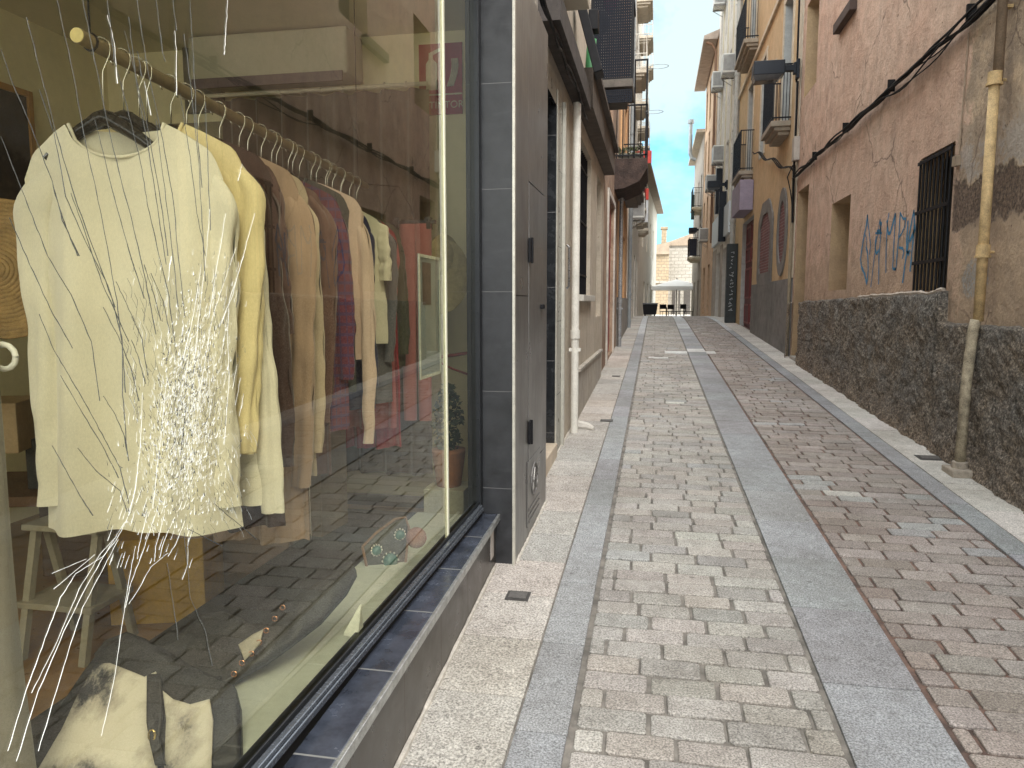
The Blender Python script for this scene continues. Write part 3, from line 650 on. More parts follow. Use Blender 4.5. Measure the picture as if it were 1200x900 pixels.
# wall things
def wallbox(name, lab, cat, x0, x1, y0, y1, z0, z1, m, **k):
    q = MB(); q.box(x0, x1, y0, y1, z0, z1); return single(q, name, m, lab, cat, bev=.003, **k)
fr = empty('framed_board', (-3.98, 4.0, 2.2), 'dark board in thin orange wooden frame on the shop wall behind the basket', 'picture')
q = MB(); q.box(-3.995, -3.97, 3.3, 4.22, 1.95, 2.80); q.build('board', mat('board_dark', (.045,.035,.03), .8), fr)
q = MB(); q.box(-3.995, -3.955, 4.221, 4.26, 1.91, 2.84); q.box(-3.995, -3.955, 3.26, 4.221, 2.801, 2.84); q.build('frame', mat('orange_wood', (.42,.22,.06), .5), fr, bev=.004)
bk = MB()
for k in range(16): 
    r0 = .02+k*.0125; bk.tube([(-1.56+ .02*k/16, 1.62+r0*math.cos(a*.2618), 1.60+r0*math.sin(a*.2618)) for a in range(25)], .0075, 6, cap=False)
bk.v = [(-1.985+(x+1.56)+(y-1.62)*.97, 1.95+(y-1.62)*.24, z) for x, y, z in bk.v]
single(bk, 'straw_basket', mat('straw', (.34,.22,.09), .85, 0, .3, 30, .4), 'round coiled straw basket hanging at the far left edge of the window', 'basket', smooth=True)
wallbox('wall_panel', 'square dark grey panel on the shop wall behind the rail end', 'panel', -3.35, -3.05, 4.96, 4.998, 2.85, 3.3, mat('grey_panel', (.16,.14,.10), .7))
wallbox('wall_panel', 'wide brownish grey panel on the wall behind the front sweaters', 'panel', -3.75, -2.35, 4.95, 4.998, 2.35, 2.78, mat('taupe_panel', (.27,.23,.15), .7))
wallbox('picture', 'dark square picture on the far shop wall above the clothes', 'picture', -2.75, -2.50, 4.95, 4.998, 2.62, 2.88, mat('brown_picture', (.09,.06,.045), .6))
ac = empty('air_conditioner', (-2.7, 4.9, 3.05), 'white indoor air conditioner with dark louvre high on the shop wall', 'air conditioner')
q = MB(); q.box(-3.15, -2.0, 4.72, 4.998, 2.985, 3.285); q.build('body', acin, ac, bev=.02)
q = MB(); q.box(-3.12, -2.03, 4.70, 4.719, 2.935, 3.0)
q.build('louvre', mat('louvre_dark', (.14,.10,.10), .6), ac, bev=.004)
# fitting-room curtain
cu = empty('curtain', (-2.1, 4.85, .3), 'brown fitting room curtain on a pale rod at the back of the shop', 'curtain')
q = MB(); q.grid(lambda u, v: (-3.0+1.5*u, 4.86+.035*math.sin(u*52+math.sin(v*2))+.012*math.sin(u*93), 2.90-2.6*v), 160, 20); q.build('cloth', clothmat('curtain_cloth', (.095,.072,.05)), cu, smooth=True)
q = MB(); q.tube([(-3.3, 4.86, 2.93), (-1.5, 4.86, 2.93)], .014, 10); q.build('rod', creamp, cu)
q = MB()
for k in range(7): q.tube([(-2.55+.15*k, 4.86+.02*math.cos(a*.7854), 2.93+.022*math.sin(a*.7854)) for a in range(9)], .004, 6, cap=False)
q.build('ring', creamp, cu)
# fire extinguisher sign
sg = empty('extinguisher_sign', (-1.45, 4.98, 2.77), 'red EXTINTOR fire extinguisher sign at the back of the shop', 'sign')
sx0, sx1, sz0, sz1 = -1.60, -1.30, 2.76, 3.22
q = MB(); q.box(sx0, sx1, 4.985, 4.998, sz0, sz1); q.build('board', mat('sign_red', (.33,.02,.035), .4, 0, .08), sg, bev=.001)
q = MB(); Y4 = 4.9835; q.box(sx0, sx1, Y4-.001, Y4, sz0+.125, sz0+.135)
def W_(x, z): return (x, Y4-.001, z)
q.prism([W_(sx0+.05, sz0+.16), W_(sx0+.13, sz0+.16), W_(sx0+.13, sz0+.33), W_(sx0+.10, sz0+.36), W_(sx0+.10, sz0+.385), W_(sx0+.15, sz0+.41), W_(sx0+.145, sz0+.43), W_(sx0+.07, sz0+.40), W_(sx0+.07, sz0+.36), W_(sx0+.05, sz0+.33)], (0, -.001, 0))
for k in range(4): q.tube([(sx0+.20+.012*k+.035*math.sin(a*.5), Y4-.001, sz0+.18+.055*a/1.0*.8) for a in range(5)], .006, 5)
q.build('pictogram', mat('sign_cream', (.65,.60,.45), .5), sg)
def text(s, size, loc, rot, m, parent, name='lettering', ext=.001, sx=1.):
    cu_ = bpy.data.curves.new(name, 'FONT'); cu_.body = s; cu_.size = size; cu_.extrude = ext; cu_.align_x = 'CENTER'; cu_.align_y = 'CENTER'
    tmp = bpy.data.objects.new(name, cu_); C.objects.link(tmp); dg = bpy.context.evaluated_depsgraph_get()
    me = bpy.data.meshes.new_from_object(tmp.evaluated_get(dg)); bpy.data.objects.remove(tmp)
    M = Matrix.Translation(Vector(loc)) @ rot @ Matrix.Diagonal((sx, 1, 1, 1)); me.transform(M); 
    if parent: me.transform(ROOT[parent].inverted())
    me.materials.clear(); me.materials.append(m); o = bpy.data.objects.new(name, me); C.objects.link(o)
    if parent: o.parent = parent
    return o
RX = Matrix.Rotation(R(90), 4, 'X')
text('EXTINTOR', .066, (-1.45, 4.983, sz0+.06), RX, MATS['sign_cream'], sg)
# straw hats and round straw bag, plant, branch hook
q = MB()
q.grid(lambda u, v: (-1.33+(.02+.17*v)*math.cos(6.283*u), 4.55+.03*math.sin(6.283*u)-.03*v, 1.66+(.02+.17*v)*math.sin(6.283*u)*1.25), 32, 8)
q.ball((-1.33, 4.60, 1.80), (.10, .08, .13)); single(q, 'straw_hat', mat('straw_hat', (.50,.42,.20), .8, 0, .2, 30, .3), 'pale straw hat hanging at the back to the right of the bright glass joint', 'hat', smooth=True)
q = MB(); q.tube([(-1.42, 4.5, 1.13), (-1.3, 4.45, 1.16), (-1.12, 4.4, 1.19)], .010, 8); q.tube([(-1.36, 4.47, 1.14), (-1.22, 4.4, 1.09), (-1.1, 4.4, 1.05)], .007, 8)
single(q, 'wooden_branch', mat('red_branch', (.30,.05,.04), .5), 'thin forked reddish branch above the dark plant', 'branch', smooth=True)
pt_ = empty('potted_plant', (-1.18, 4.15, .42), 'dark leafy plant in a terracotta pot behind the right end of the shop window', 'plant')
q = MB()
for k in range(420):
    z = rnd.uniform(.62, 1.02); r0 = .095*math.sin(math.pi*min(1, max(.12, (z-.52)/.55))); a = rnd.uniform(0, 6.283); rr = r0*math.sqrt(rnd.random())
    c_ = Vector((-1.18+rr*math.cos(a), 4.15+rr*math.sin(a), z)); d = Vector((rnd.uniform(-1, 1), rnd.uniform(-1, 1), rnd.uniform(-.6, 1))).normalized()*.022; e = d.orthogonal().normalized()*.010
    q.add([c_-d, c_+e, c_+d, c_-e], [(0, 1, 2, 3)])
q.keep = True; q.build('foliage', mat('dark_leaf', (.03,.055,.028), .6), pt_)
q = MB(); q.tube([(-1.18, 4.15, .42), (-1.18, 4.15, .44), (-1.18, 4.15, .62), (-1.18, 4.15, .64)], [.07, .075, .10, .10], 18); q.build('pot', mat('terracotta', (.36,.16,.08), .8), pt_, smooth=True)
q = MB(); q.box(-1.3, -1.06, 4.03, 4.27, .10, .42); single(q, 'display_cube', mat('cube_white', (.55,.54,.42), .6), 'low pale display cube under the potted plant', 'stand', bev=.004)
# poster sleeve on the glass
ps = empty('poster_holder', (XG-.03, 2.8, 1.05), 'clear sheet holder with a small printed notice hung inside the glass', 'notice')
ya, yb = onx(490, 300, XG-.03)[1], onx(515, 300, XG-.03)[1]; zb_, zt_ = onx(490, 446, XG-.03)[2], onx(490, 297, XG-.03)[2]
q = MB(); X_ = XG-.03
q.box(X_-.004, X_, ya, yb, zb_, zt_); q.build('sheet', mat('sheet_blue_grey', (.23,.28,.29), .35, 0, .12, 8), ps)
q = MB(); e = .012; q.box(X_+.0005, X_+.004, ya, ya+e, zb_, zt_); q.box(X_+.0005, X_+.004, yb-e, yb, zb_, zt_); q.box(X_+.0005, X_+.004, ya+e, yb-e, zb_, zb_+e); q.box(X_+.0005, X_+.004, ya+e, yb-e, zt_-e, zt_)
q.build('clear_edge', mat('clear_plastic_edge', (.62,.66,.58), .2), ps)
q = MB(); q.box(X_+.0005, X_+.002, ya+.05, ya+.16, zt_-.20, zt_-.03); q.build('printed_picture', mat('print_brown', (.11,.07,.06), .4, 0, .5, 25), ps)
# --- floor of the window: cowhide bag, leather jacket, conch bag
def blob(name, outline, thick, fn, m, root, n=3, puff=.02, sub=True, rough=.004, sd=0):
    """soft flat body: outline (u,v) mapped by fn to 3D, domed towards its middle"""
    bm = bmesh.new(); vs = [bm.verts.new((x, y, 0)) for x, y in outline]; f = bm.faces.new(vs)
    bmesh.ops.triangulate(bm, faces=[f])
    bmesh.ops.subdivide_edges(bm, edges=bm.edges, cuts=5, use_grid_fill=True); bmesh.ops.triangulate(bm, faces=bm.faces)
    edge = set(v for v in bm.verts if v.is_boundary); be = [e for e in bm.edges if e.is_boundary]
    segs = [(e.verts[0].co.copy(), e.verts[1].co.copy()) for e in be]
    def dist(p):
        best = 1e9
        for a, b in segs:
            ab = b-a; tt = max(0, min(1, (p-a).dot(ab)/max(1e-9, ab.length_squared))); best = min(best, (p-(a+ab*tt)).length)
        return best
    q = MB(); idx = {v: i for i, v in enumerate(bm.verts)}; n_ = len(idx); top = []; bot = []
    for v in bm.verts:
        d = dist(v.co); h = puff*(1-math.exp(-d/40.)) + rough*2*noise.noise((v.co.x*.035+sd, v.co.y*.035, sd))*min(1, d/10)
        x, y = v.co.x, v.co.y; P, Nn = fn(x, y); top.append(P+Nn*(thick*.5+h)); bot.append(P-Nn*(thick*.5))
    q.v = [tuple(a) for a in top+bot]
    for f in bm.faces:
        i = [idx[v] for v in f.verts]; q.f += [tuple(i), tuple(n_+k for k in i[::-1])]
    for e in be:
        a, b = idx[e.verts[0]], idx[e.verts[1]]; q.f.append((a, b, b+n_, a+n_))
    q.m = [0]*len(q.f); q.c = [None]*len(q.f); bm.free()
    return q.build(name, m, root, smooth=True)
def plane_map(P0, Nn):
    P0 = Vector(P0); Nn = Vector(Nn).normalized()
    def fn(x, y):
        d = ray(x, y); o = Vector((0, 0, H)); t = (P0-o).dot(Nn)/d.dot(Nn); return o+d*t, Nn
    return fn
pm = plane_map((-1.22, 1.62, .52), (.15, -.62, .77))
pm2 = plane_map((-1.30, 1.95, .50), (.1, -.45, .88)); pm3 = plane_map((-1.10, 2.0, .43), (0, -.12, 1))
def hide():
    m, t, b = nt('cowhide'); p = wpos(t); n = noise_n(t, sc(t, p, (1., .5, 1.)), 7, 4, .5); f = noise_n(t, sc(t, p, (1, .25, 1)), 160, 3, .7)
    col = ramp(t, mth(t, 'ADD', n, mth(t, 'MULTIPLY', mth(t, 'SUBTRACT', f, .5), .12)), [(.40, (.03,.03,.035)), (.47, (.34,.31,.26)), (.56, (.50,.465,.39))])
    t.links.new(col, b.inputs['Base Color']); b.inputs['Roughness'].default_value = .85; bump(t, b, f, .5, .003); return m
leather = mat('black_leather', (.016,.015,.015), .5, 0, .3, 14, .5, 90); leather2 = mat('worn_leather', (.028,.026,.024), .55, 0, .35, 10, .4, 70); hm = hide()
bag = empty('cowhide_bag', tuple(pm(150, 840)[0]-Vector((0, 0, .1))), 'large black leather bag with white and grey cowhide panels on the window floor', 'bag')
blob('leather_base', [(28,905),(60,850),(100,790),(120,764),(155,745),(190,760),(230,785),(262,800),(276,806),(282,830),(284,905)], .03, pm, leather, bag, puff=.012)
up_ = lambda fn, k: (lambda x, y: (fn(x, y)[0]+fn(x, y)[1]*k, fn(x, y)[1]))
blob('hide_panel', [(52,908),(80,860),(102,812),(118,785),(135,784),(155,792),(175,800),(188,794),(186,812),(182,828),(184,868),(190,908)], .008, up_(pm, .034), hm, bag, puff=.016, sd=2)
blob('hide_panel', [(198,908),(200,850),(196,816),(208,826),(228,832),(250,826),(254,850),(252,908)], .008, up_(pm, .034), hm, bag, puff=.014, sd=5)
blob('strap', [(180,800),(196,800),(198,850),(194,872),(202,905),(190,905),(184,880),(180,856)], .006, up_(pm, .052), leather, bag, puff=.004)
q = MB(); P_, N_ = pm(187, 872); P_ += N_*.06; q.tube([P_+rt*.008*math.cos(a*.7)+up*.014*math.sin(a*.7) for a in range(10)], .0022, 6); q.build('buckle', mat('brass', (.6,.45,.2), .25, .9, .1), bag)
flap = empty('leather_jacket', tuple(pm2(300, 760)[0]-Vector((0, 0, .08))), 'black leather jacket with copper eyelets folded on the window floor beyond the cowhide bag', 'jacket')
blob('body', [(112,770),(125,754),(150,744),(172,752),(190,762),(215,745),(238,724),(262,720),(285,728),(305,742),(330,722),(352,700),(412,660),(418,672),(406,694),(376,728),(340,756),(312,776),(286,790),(262,806),(230,798),(205,790),(160,790),(125,786)], .03, pm2, leather2, flap, puff=.02, rough=.012, sd=8)
blob('lapel', [(186,790),(210,800),(240,806),(262,800),(262,828),(240,834),(215,828),(196,816),(170,826),(158,822)], .008, up_(pm2, .03), leather, flap, puff=.008, sd=3)
blob('pale_lining', [(283,768),(300,756),(312,750),(308,766),(296,780),(290,786),(288,772)], .006, up_(pm2, .048), mat('pale_lining', (.36,.33,.26), .8), flap, puff=.003)
for x, y in ((334,724),(325,737),(315,751),(307,765),(298,778),(287,789),(278,802)):
    q = MB(); P_, N_ = pm2(x, y); P_ += N_*.048; q.tube([P_+rt*.0075*math.cos(a*.6283)+up*.0075*math.sin(a*.6283) for a in range(11)], .0018, 6, cap=False); q.build('eyelet', mat('copper', (.62,.32,.18), .25, .9, .1), flap)
cb = empty('studded_bag', tuple(pm3(440, 690)[0]-Vector((0, 0, .02))), 'dark leather bag with three turquoise and silver round studs near the glass', 'bag')
pmc = plane_map((-1.14, 2.95, .55), (.45, -.85, .25))
blob('body', [(424,640),(440,624),(462,608),(474,606),(478,618),(474,660),(470,684),(452,694),(440,690),(430,668)], .05, pmc, mat('olive_leather', (.055,.055,.045), .5, 0, .3, 20, .3), cb, puff=.01)
q = MB(); q.tube([pmc(x, y)[0]+pmc(x, y)[1]*.03 for x, y in ((424,640),(440,624),(462,608),(474,606),(478,618),(474,660),(470,684))], .006, 6); q.tube([pmc(x, y)[0]+pmc(x, y)[1]*.03 for x, y in ((424,640),(430,668),(440,690))], .006, 6); q.build('piping', mat('tan_piping', (.22,.13,.08), .6), cb)
for x, y, r_ in ((440,644,.024),(467,626,.024),(456,656,.036)):
    q = MB(); P_, N_ = pmc(x, y); P_ += N_*.045; e1 = Vector((.8, .45, 0)); 
    for k in range(12): q.ball(P_+e1*r_*math.cos(k*.5236)+Vector((0, 0, 1))*r_*math.sin(k*.5236), .0055, 6, 4)
    q.tube([P_-N_*.006, P_+N_*.002], r_*.85, 16, 1); q.build('concho', [mat('silver', (.7,.7,.66), .25, .9, .1), mat('turquoise', (.10,.22,.20), .35)], cb, smooth=True)
q = MB(); q.ball(pm3(488, 640)[0]+Vector((0, 0, .035)), .042); single(q, 'pink_pouf', mat('pink_pouf', (.28,.15,.12), .8, 0, .2, 25, .4), 'small round pink pompom beside the studded bag', 'ornament', smooth=True)
c0 = pm3(415, 742)[0]; q = MB(); q.tube([c0, c0+Vector((.0, .0, .002)), c0+Vector((.015, .02, .085)), c0+Vector((.02, .02, .09))], [.035, .034, .004, .001], 4)
single(q, 'white_cone', mat('white_felt', (.62,.64,.55), .8), 'small pointed white card ornament beside the glass', 'ornament')
# deeper clutter: boxes, panels, stool, garment stand
def prop(name, lab, cat, x0, x1, y0, y1, z0, z1, m, rz=0, grp=None):
    q = MB(); cx, cy = (x0+x1)/2, (y0+y1)/2; q.box(x0, x1, y0, y1, z0, z1)
    c_, s__ = math.cos(rz), math.sin(rz); q.v = [(cx+(x-cx)*c_-(y-cy)*s__, cy+(x-cx)*s__+(y-cy)*c_, z) for x, y, z in q.v]
    return single(q, name, m, lab, cat, grp, bev=.004)
yel = mat('yellow_card', (.50,.30,.04), .7); crd = mat('brown_card', (.26,.17,.10), .8, 0, .15); 
prop('yellow_box', 'open yellow cardboard box behind the leather jacket', 'box', -2.35, -1.95, 2.75, 3.05, .10, .48, yel, .3)
prop('cardboard_panel', 'tall brown cardboard carton standing behind the yellow box', 'carton', -2.20, -1.72, 3.15, 3.4, .10, 1.15, crd, .15)
prop('cardboard_panel', 'grey brown carton below the taupe robe', 'carton', -1.80, -1.52, 3.2, 3.45, .10, 1.0, mat('grey_card', (.20,.16,.12), .8), -.1)
prop('wooden_crate', 'pale wooden crate at the back left below the sweater sleeve', 'crate', -3.35, -2.85, 2.7, 3.0, .82, 1.05, mat('pale_crate', (.42,.30,.17), .7), .4)
prop('storage_box', 'black storage box with dark lid behind the hem of the cream sweater', 'box', -2.95, -2.4, 3.0, 3.3, .62, .86, mat('black_box', (.03,.03,.03), .5), .3)
prop('low_table', 'brown wooden table carrying boxes at the back left', 'table', -3.4, -2.3, 2.85, 3.4, .56, .61, mat('table_brown', (.16,.09,.05), .6), .3)
prop('stacked_boxes', 'dark brown boxes stacked under the brown table', 'box', -3.1, -2.5, 3.2, 3.6, .10, .50, mat('dark_card', (.10,.065,.04), .7), .2)
prop('orange_box', 'small orange box on the back shelf behind the sweater sleeve', 'box', -3.1, -2.8, 2.3, 2.5, 1.12, 1.45, mat('orange_card', (.55,.14,.03), .6), .3)
q = MB(); q.ball((-2.72, 3.1, .89), .035); single(q, 'blue_ornament', mat('blue_orn', (.03,.08,.25), .5), 'tiny blue ornament on top of the black storage box', 'ornament', smooth=True)
stl = empty('step_stool', (-2.3, 2.5, .1), 'white wooden folding step stool standing on the wood floor at left', 'stool')
cst = mat('stool_white', (.30,.27,.20), .6)
for x in (-2.42, -2.14):
    for dy, nm in ((-.14, 0), (.14, 1)):
        q = MB(); q.tube([(x, 2.5+dy, .1), (x, 2.5+dy*.15, .62)], .020, 4); q.build('leg', cst, stl)
for z, d in ((.30, .12), (.60, .07)):
    q = MB(); q.box(-2.45, -2.11, 2.5-d, 2.5+d, z, z+.025); q.build('step', cst, stl, bev=.004)
# sleeve of a pale coat on a stand at the extreme left
q = MB(); bx = ony(-8, 650, 1.25)
q.grid(lambda u, v: (bx[0]+(.022+.028*v+.005*math.sin(7*v))*math.cos(6.283*u)*(1+.1*math.sin(6.283*3*u+5*v)), 1.25+.035*math.sin(6.283*u), 1.50-(1.50-.50)*v), 26, 40)
single(q, 'hanging_scarf', clothmat('grey_beige_cloth', (.17,.155,.13)), 'grey beige cloth hanging down at the far left edge of the window', 'scarf', smooth=True)
hb = ony(4, 418, 1.3); q = MB(); q.tube([(hb[0]+.03*math.cos(a*.524)*1.0, 1.3, hb[2]+.026*math.sin(a*.524)) for a in range(13)], .006, 8, cap=False); q.tube([(hb[0], 1.3, hb[2]+.02), (hb[0]-.04, 1.3, hb[2]+.06)], .004)
single(q, 'clothes_hanger', whitep, 'white plastic hanger end at the far left edge of the window', 'hanger', smooth=True)
# ============================================================ shared street fittings
def window(root, X, n, ya, yb, za, zb, rd, shutter=None, frame_m=whitep, mull=True, name='window'):
    """window set in a recess: pane, frame with mullions"""
    Xb = X-n*rd; fm = MB(); t = .045
    fm.box(Xb+n*.002, Xb+n*.05, ya+.001, ya+t, za+.001, zb-.001); fm.box(Xb+n*.002, Xb+n*.05, yb-t, yb-.001, za+.001, zb-.001)
    fm.box(Xb+n*.002, Xb+n*.048, ya+t, yb-t, zb-t, zb-.001); fm.box(Xb+n*.002, Xb+n*.048, ya+t, yb-t, za+.001, za+t)
    if mull: ym = (ya+yb)/2; fm.box(Xb+n*.002, Xb+n*.046, ym-.03, ym+.03, za+t, zb-t)
    w = fm.build(name, frame_m, root); g_ = MB(); g_.quad((Xb+n*.02, ya, za), (Xb+n*.02, yb, za), (Xb+n*.02, yb, zb), (Xb+n*.02, ya, zb))
    g_.quad((Xb-n*.005, ya-.01, za-.01), (Xb-n*.005, yb+.01, za-.01), (Xb-n*.005, yb+.01, zb+.01), (Xb-n*.005, ya-.01, zb+.01))
    g_.build('pane', winglass if not shutter else shutter, w); return w
def balcony(root, X, n, ya, yb, z, proj, h, slab_m, rail_m=black, dense=.10, skirt=True):
    q = MB(); q.box(X+n*.001, X+n*proj, ya, yb, z-.10, z); q.box(X+n*.001, X+n*(proj-.07), ya+.05, yb-.05, z-.17, z-.1005)
    if skirt: q.box(X+n*.001, X+n*(proj-.15), ya+.12, yb-.12, z-.24, z-.1705)
    s = q.build('balcony', slab_m, root, bev=.008); q = MB(); xo = X+n*(proj-.03)
    for zz in (z+.06, z+h): 
        q.box(xo-.012, xo+.012, ya+.02, yb-.02, zz-.012, zz+.012); 
        for y in (ya+.03, yb-.03): q.box(min(X, xo), max(X, xo), y-.012, y+.012, zz-.012, zz+.012)
    k = ya+.03
    while k < yb: q.tube([(xo, k, z), (xo, k, z+h)], .008, 4, cap=False); k += dense
    x = .04
    while x < proj-.04:
        for y in (ya+.03, yb-.03): q.tube([(X+n*x, y, z), (X+n*x, y, z+h)], .008, 4, cap=False)
        x += dense
    q.build('railing', rail_m, s); return s
def acunit(x0, x1, y0, y1, z, label, n):
    r = empty('air_conditioner', ((x0+x1)/2, (y0+y1)/2, z), label, 'air conditioner', 'outdoor air conditioner units on the facades')
    q = MB(); q.box(x0, x1, y0, y1, z+.04, z+.62); b = q.build('casing', acw, r, bev=.015)
    q = MB(); ym = y0-.003; cx, cz = (x0+x1)/2, z+.33
    q.box(x0+.02, x1-.02, y0-.012, y0-.001, z+.1, z+.58)
    for rr in (.06, .12, .18, .22): q.tube([(cx+min(rr, (x1-x0)*.42)*math.cos(a*.5236), y0-.016, cz+rr*math.sin(a*.5236)) for a in range(13)], .006, 5, cap=False)
    q.build('fan_grille', mat('grille_grey', (.34,.34,.33), .5), r)
    q = MB()
    for y in (y0+.05, y1-.05): q.box(x0-.02 if n > 0 else x0, x1 if n > 0 else x1+.02, y-.02, y+.02, z, z+.04); q.tube([(x0+.03, y, z), (x1-.03, y, z-.22)] if n < 0 else [(x1-.03, y, z), (x0+.03, y, z-.22)], .012, 5)
    q.build('bracket', mat('bracket_grey', (.30,.29,.27), .6), r); return r
def lamp(px0, y, X, z, L, label):
    """flat box street lantern on a wall arm, over the right hand side"""
    r = empty('street_lamp', (X, y, z-.15), label, 'street lamp', 'box lanterns on the right side of the street')
    q = MB(); x1, x0 = X-.26, X-.26-L
    q.prism([(x0, y-.17, z-.04), (x1, y-.17, z-.04), (x1, y-.17, z+.19), (x0+.01, y-.17, z+.19)], (0, .34, 0)); 
    h_ = q.build('housing', mat('lamp_black', (.012,.016,.023), .45, .0, .15, 8, spec=.25), r, bev=.01)
    q = MB(); q.prism([(x0+.0, y-.165, z-.041), (x1-.02, y-.165, z-.041), (x1-.10, y-.10, z-.11), (x0+.04, y-.10, z-.13)], (0, .27, 0)); q.build('diffuser', mat('lamp_glass', (.10,.105,.11), .15), r, bev=.005)
    q = MB(); q.box(x1+.001, X-.05, y-.05, y+.05, z+.03, z+.13); q.box(X-.055, X-.002, y-.07, y+.07, z-.10, z+.22); q.box(X-.10, X-.056, y-.055, y+.055, z-.02, z+.17); q.build('arm', MATS['lamp_black'], r, bev=.006)
    return r
def downpipe(x, y, z0, z1, r, m, label, name='drainpipe', joints=2.2, shoe=False, grp=None):
    q = MB(); q.tube([(x, y, z0), (x, y, z1)], r, 16)
    z = z0+.9
    while z < z1: q.tube([(x, y, z), (x, y, z+.08)], r*1.25, 16); q.box(x-r*1.5, x+r*1.5, y-.02, y+.02, z-.12, z-.09); z += joints
    if shoe: q.box(x-.09, x+.08, y-.10, y+.10, z0-.10, z0+.004)
    return single(q, name, m, label, 'drainpipe', grp, smooth=False)
# ============================================================ LEFT SIDE beyond the shop
stc = plaster('beige_stucco', (.42,.36,.28), (.48,.42,.34), streak=.3, grime=.4)
b1 = empty('beige_building', (XS, 7.5, gz(7.5)), 'beige plastered house with a tall dark window just past the black doorway', 'house')
u = MB(); facade(u, XS, 1, 6.455, 11.55, -.2, 7.4, [(7.95, 9.25, 1.58, 3.22, .22), (10.2, 11.1, 1.3, 3.2, .25), (8.2, 9.2, 4.9, 6.9, .2)])
u.build('wall', stc, b1); window(b1, XS, 1, 7.95, 9.25, 1.58, 3.22, .22, frame_m=black); window(b1, XS, 1, 10.2, 11.1, 1.3, 3.2, .25, shutter=mat('dark_blind', (.05,.04,.035), .7))
q = MB(); 
for k in range(11): q.tube([(XS-.05, 8.0+.12*k, 1.59), (XS-.05, 8.0+.12*k, 3.2)], .009, 6)
for z in (1.8, 2.4, 3.0): q.box(XS-.06, XS-.04, 7.96, 9.24, z, z+.02)
q.build('window_grille', black, b1)
q = MB(); q.box(XS+.001, XS+.06, 7.85, 9.35, 1.51, 1.577); q.build('window_sill', mat('sill_stone', (.50,.48,.43), .7), b1, bev=.006)
q = MB(); q.box(XS+.001, XS+.03, 7.6, 11.0, gz(9)-.4, .78); q.box(XS+.001, XS+.055, 7.6, 11.0, .781, .81); q.build('base_course', plaster('grey_beige_base', (.34,.31,.27), (.40,.36,.30)), b1)
downpipe(-.735, 6.95, gz(7.0), 3.3, .036, mat('pipe_white', (.66,.64,.58), .5, 0, .15, 8), 'white drainpipe running down the left wall beside the black doorway')
q = MB(); q.tube([(-.74, 7.2, gz(7.2)+.02), (-.62, 7.15, gz(7.2)+.025), (-.56, 7.1, gz(7.2)+.012)], [.06, .04, .02], 8); q.build('mortar_patch', mat('cement_patch', (.55,.52,.47), .9), b1)
q = MB(); q.tube([(-.775, 6.58, 1.62), (-.755, 6.58, 1.64), (-.755, 6.58, 1.98), (-.775, 6.58, 2.0)], .011, 8); q.build('door_pull', mat('steel_pull', (.3,.3,.3), .3, .8), b1)
q = MB(); q.prism([(XS+.001, 7.5, 3.40), (XS+.16, 7.5, 3.40), (XS+.16, 7.5, 3.72), (XS+.001, 7.5, 3.72)], (0, 4.0, 0)); q.box(XS+.001, XS+.22, 7.5, 11.5, 3.721, 3.77)
q.build('fascia_band', mat('brown_band', (.10,.08,.065), .8, 0, .35, 6, .4), b1)
# projecting sign box above, floodlight, green tube
sb = ony(657, 0, 6.2)
q = MB(); q.box(-.785, -.56, 5.85, 6.15, 3.80, 4.9); single(q, 'sign_box', mat('sign_beige', (.42,.38,.30), .6, 0, .1), 'plain beige projecting sign box high over the black doorway', 'sign', bev=.008)
fl = empty('floodlight', (-.66, 7.1, 3.6), 'dark tilted floodlight with a green cable cover under the lattice balcony', 'floodlight')
q = MB(); q.prism([(-.78, 7.1, 4.25), (-.60, 7.1, 3.60), (-.52, 7.1, 3.62), (-.70, 7.1, 4.28)], (0, .25, 0)); q.box(-.66, -.57, 7.15, 7.3, 4.0, 4.18); q.build('housing', black, fl, bev=.008)
q = MB(); q.tube([(-.70, 7.6, 3.42), (-.69, 7.6, 3.7), (-.66, 7.55, 4.05)], .045, 10); q.build('cable_cover', mat('green_plastic', (.06,.26,.10), .5), fl, smooth=True)
# lattice balcony
lb = empty('lattice_balcony', (XS, 9.3, 3.85), 'black perforated balcony box hanging high over the left side', 'balcony')
X1 = -.33; Y0_, Y1_ = 9.0, 9.75; Z0_, Z1_ = 4.08, 5.02
q = MB(); q.box(XS+.001, X1+.02, Y0_-.02, Y1_, Z0_-.10, Z0_-.01); q.box(XS+.001, X1-.06, Y0_+.05, Y1_-.05, Z0_-.18, Z0_-.1005); q.build('slab', mat('slab_brown', (.11,.095,.08), .8, 0, .3, 8), lb, bev=.006)
q = MB(); w = .0045
def lattice(q, P, U, V, nu, nv, w):
    P, U, V = map(Vector, (P, U, V)); Nn = U.cross(V).normalized()*.006; Uu, Vv = U.normalized()*w, V.normalized()*w
    for i in range(nu+1):
        a = P+U*(i/nu); q.prism([a-Uu, a+Uu, a+Uu+V, a-Uu+V], Nn)
    for j in range(nv+1):
        a = P+V*(j/nv); q.prism([a-Vv, a+Vv, a+Vv+U, a-Vv+U], Nn*1.06)
lattice(q, (XS+.01, Y0_, Z0_), (X1-XS-.01, 0, 0), (0, 0, Z1_-Z0_), 18, 30, .0112)
lattice(q, (X1, Y0_, Z0_), (0, Y1_-Y0_, 0), (0, 0, Z1_-Z0_), 24, 34, .0068)
lattice(q, (XS+.01, Y0_-.03, Z0_-.27), (X1-XS-.0, 0, 0), (0, 0, .13), 20, 5, .007)
q.build('lattice_panel', mat('lattice_black', (.008,.010,.016), .55, 0, .1, spec=.15), lb)
q = MB(); 
for z in (Z0_-.004, Z1_+.012): q.box(XS+.01, X1+.02, Y0_-.015, Y0_+.012, z-.014, z+.014); q.box(X1-.012, X1+.02, Y0_+.013, Y1_, z-.014, z+.014)
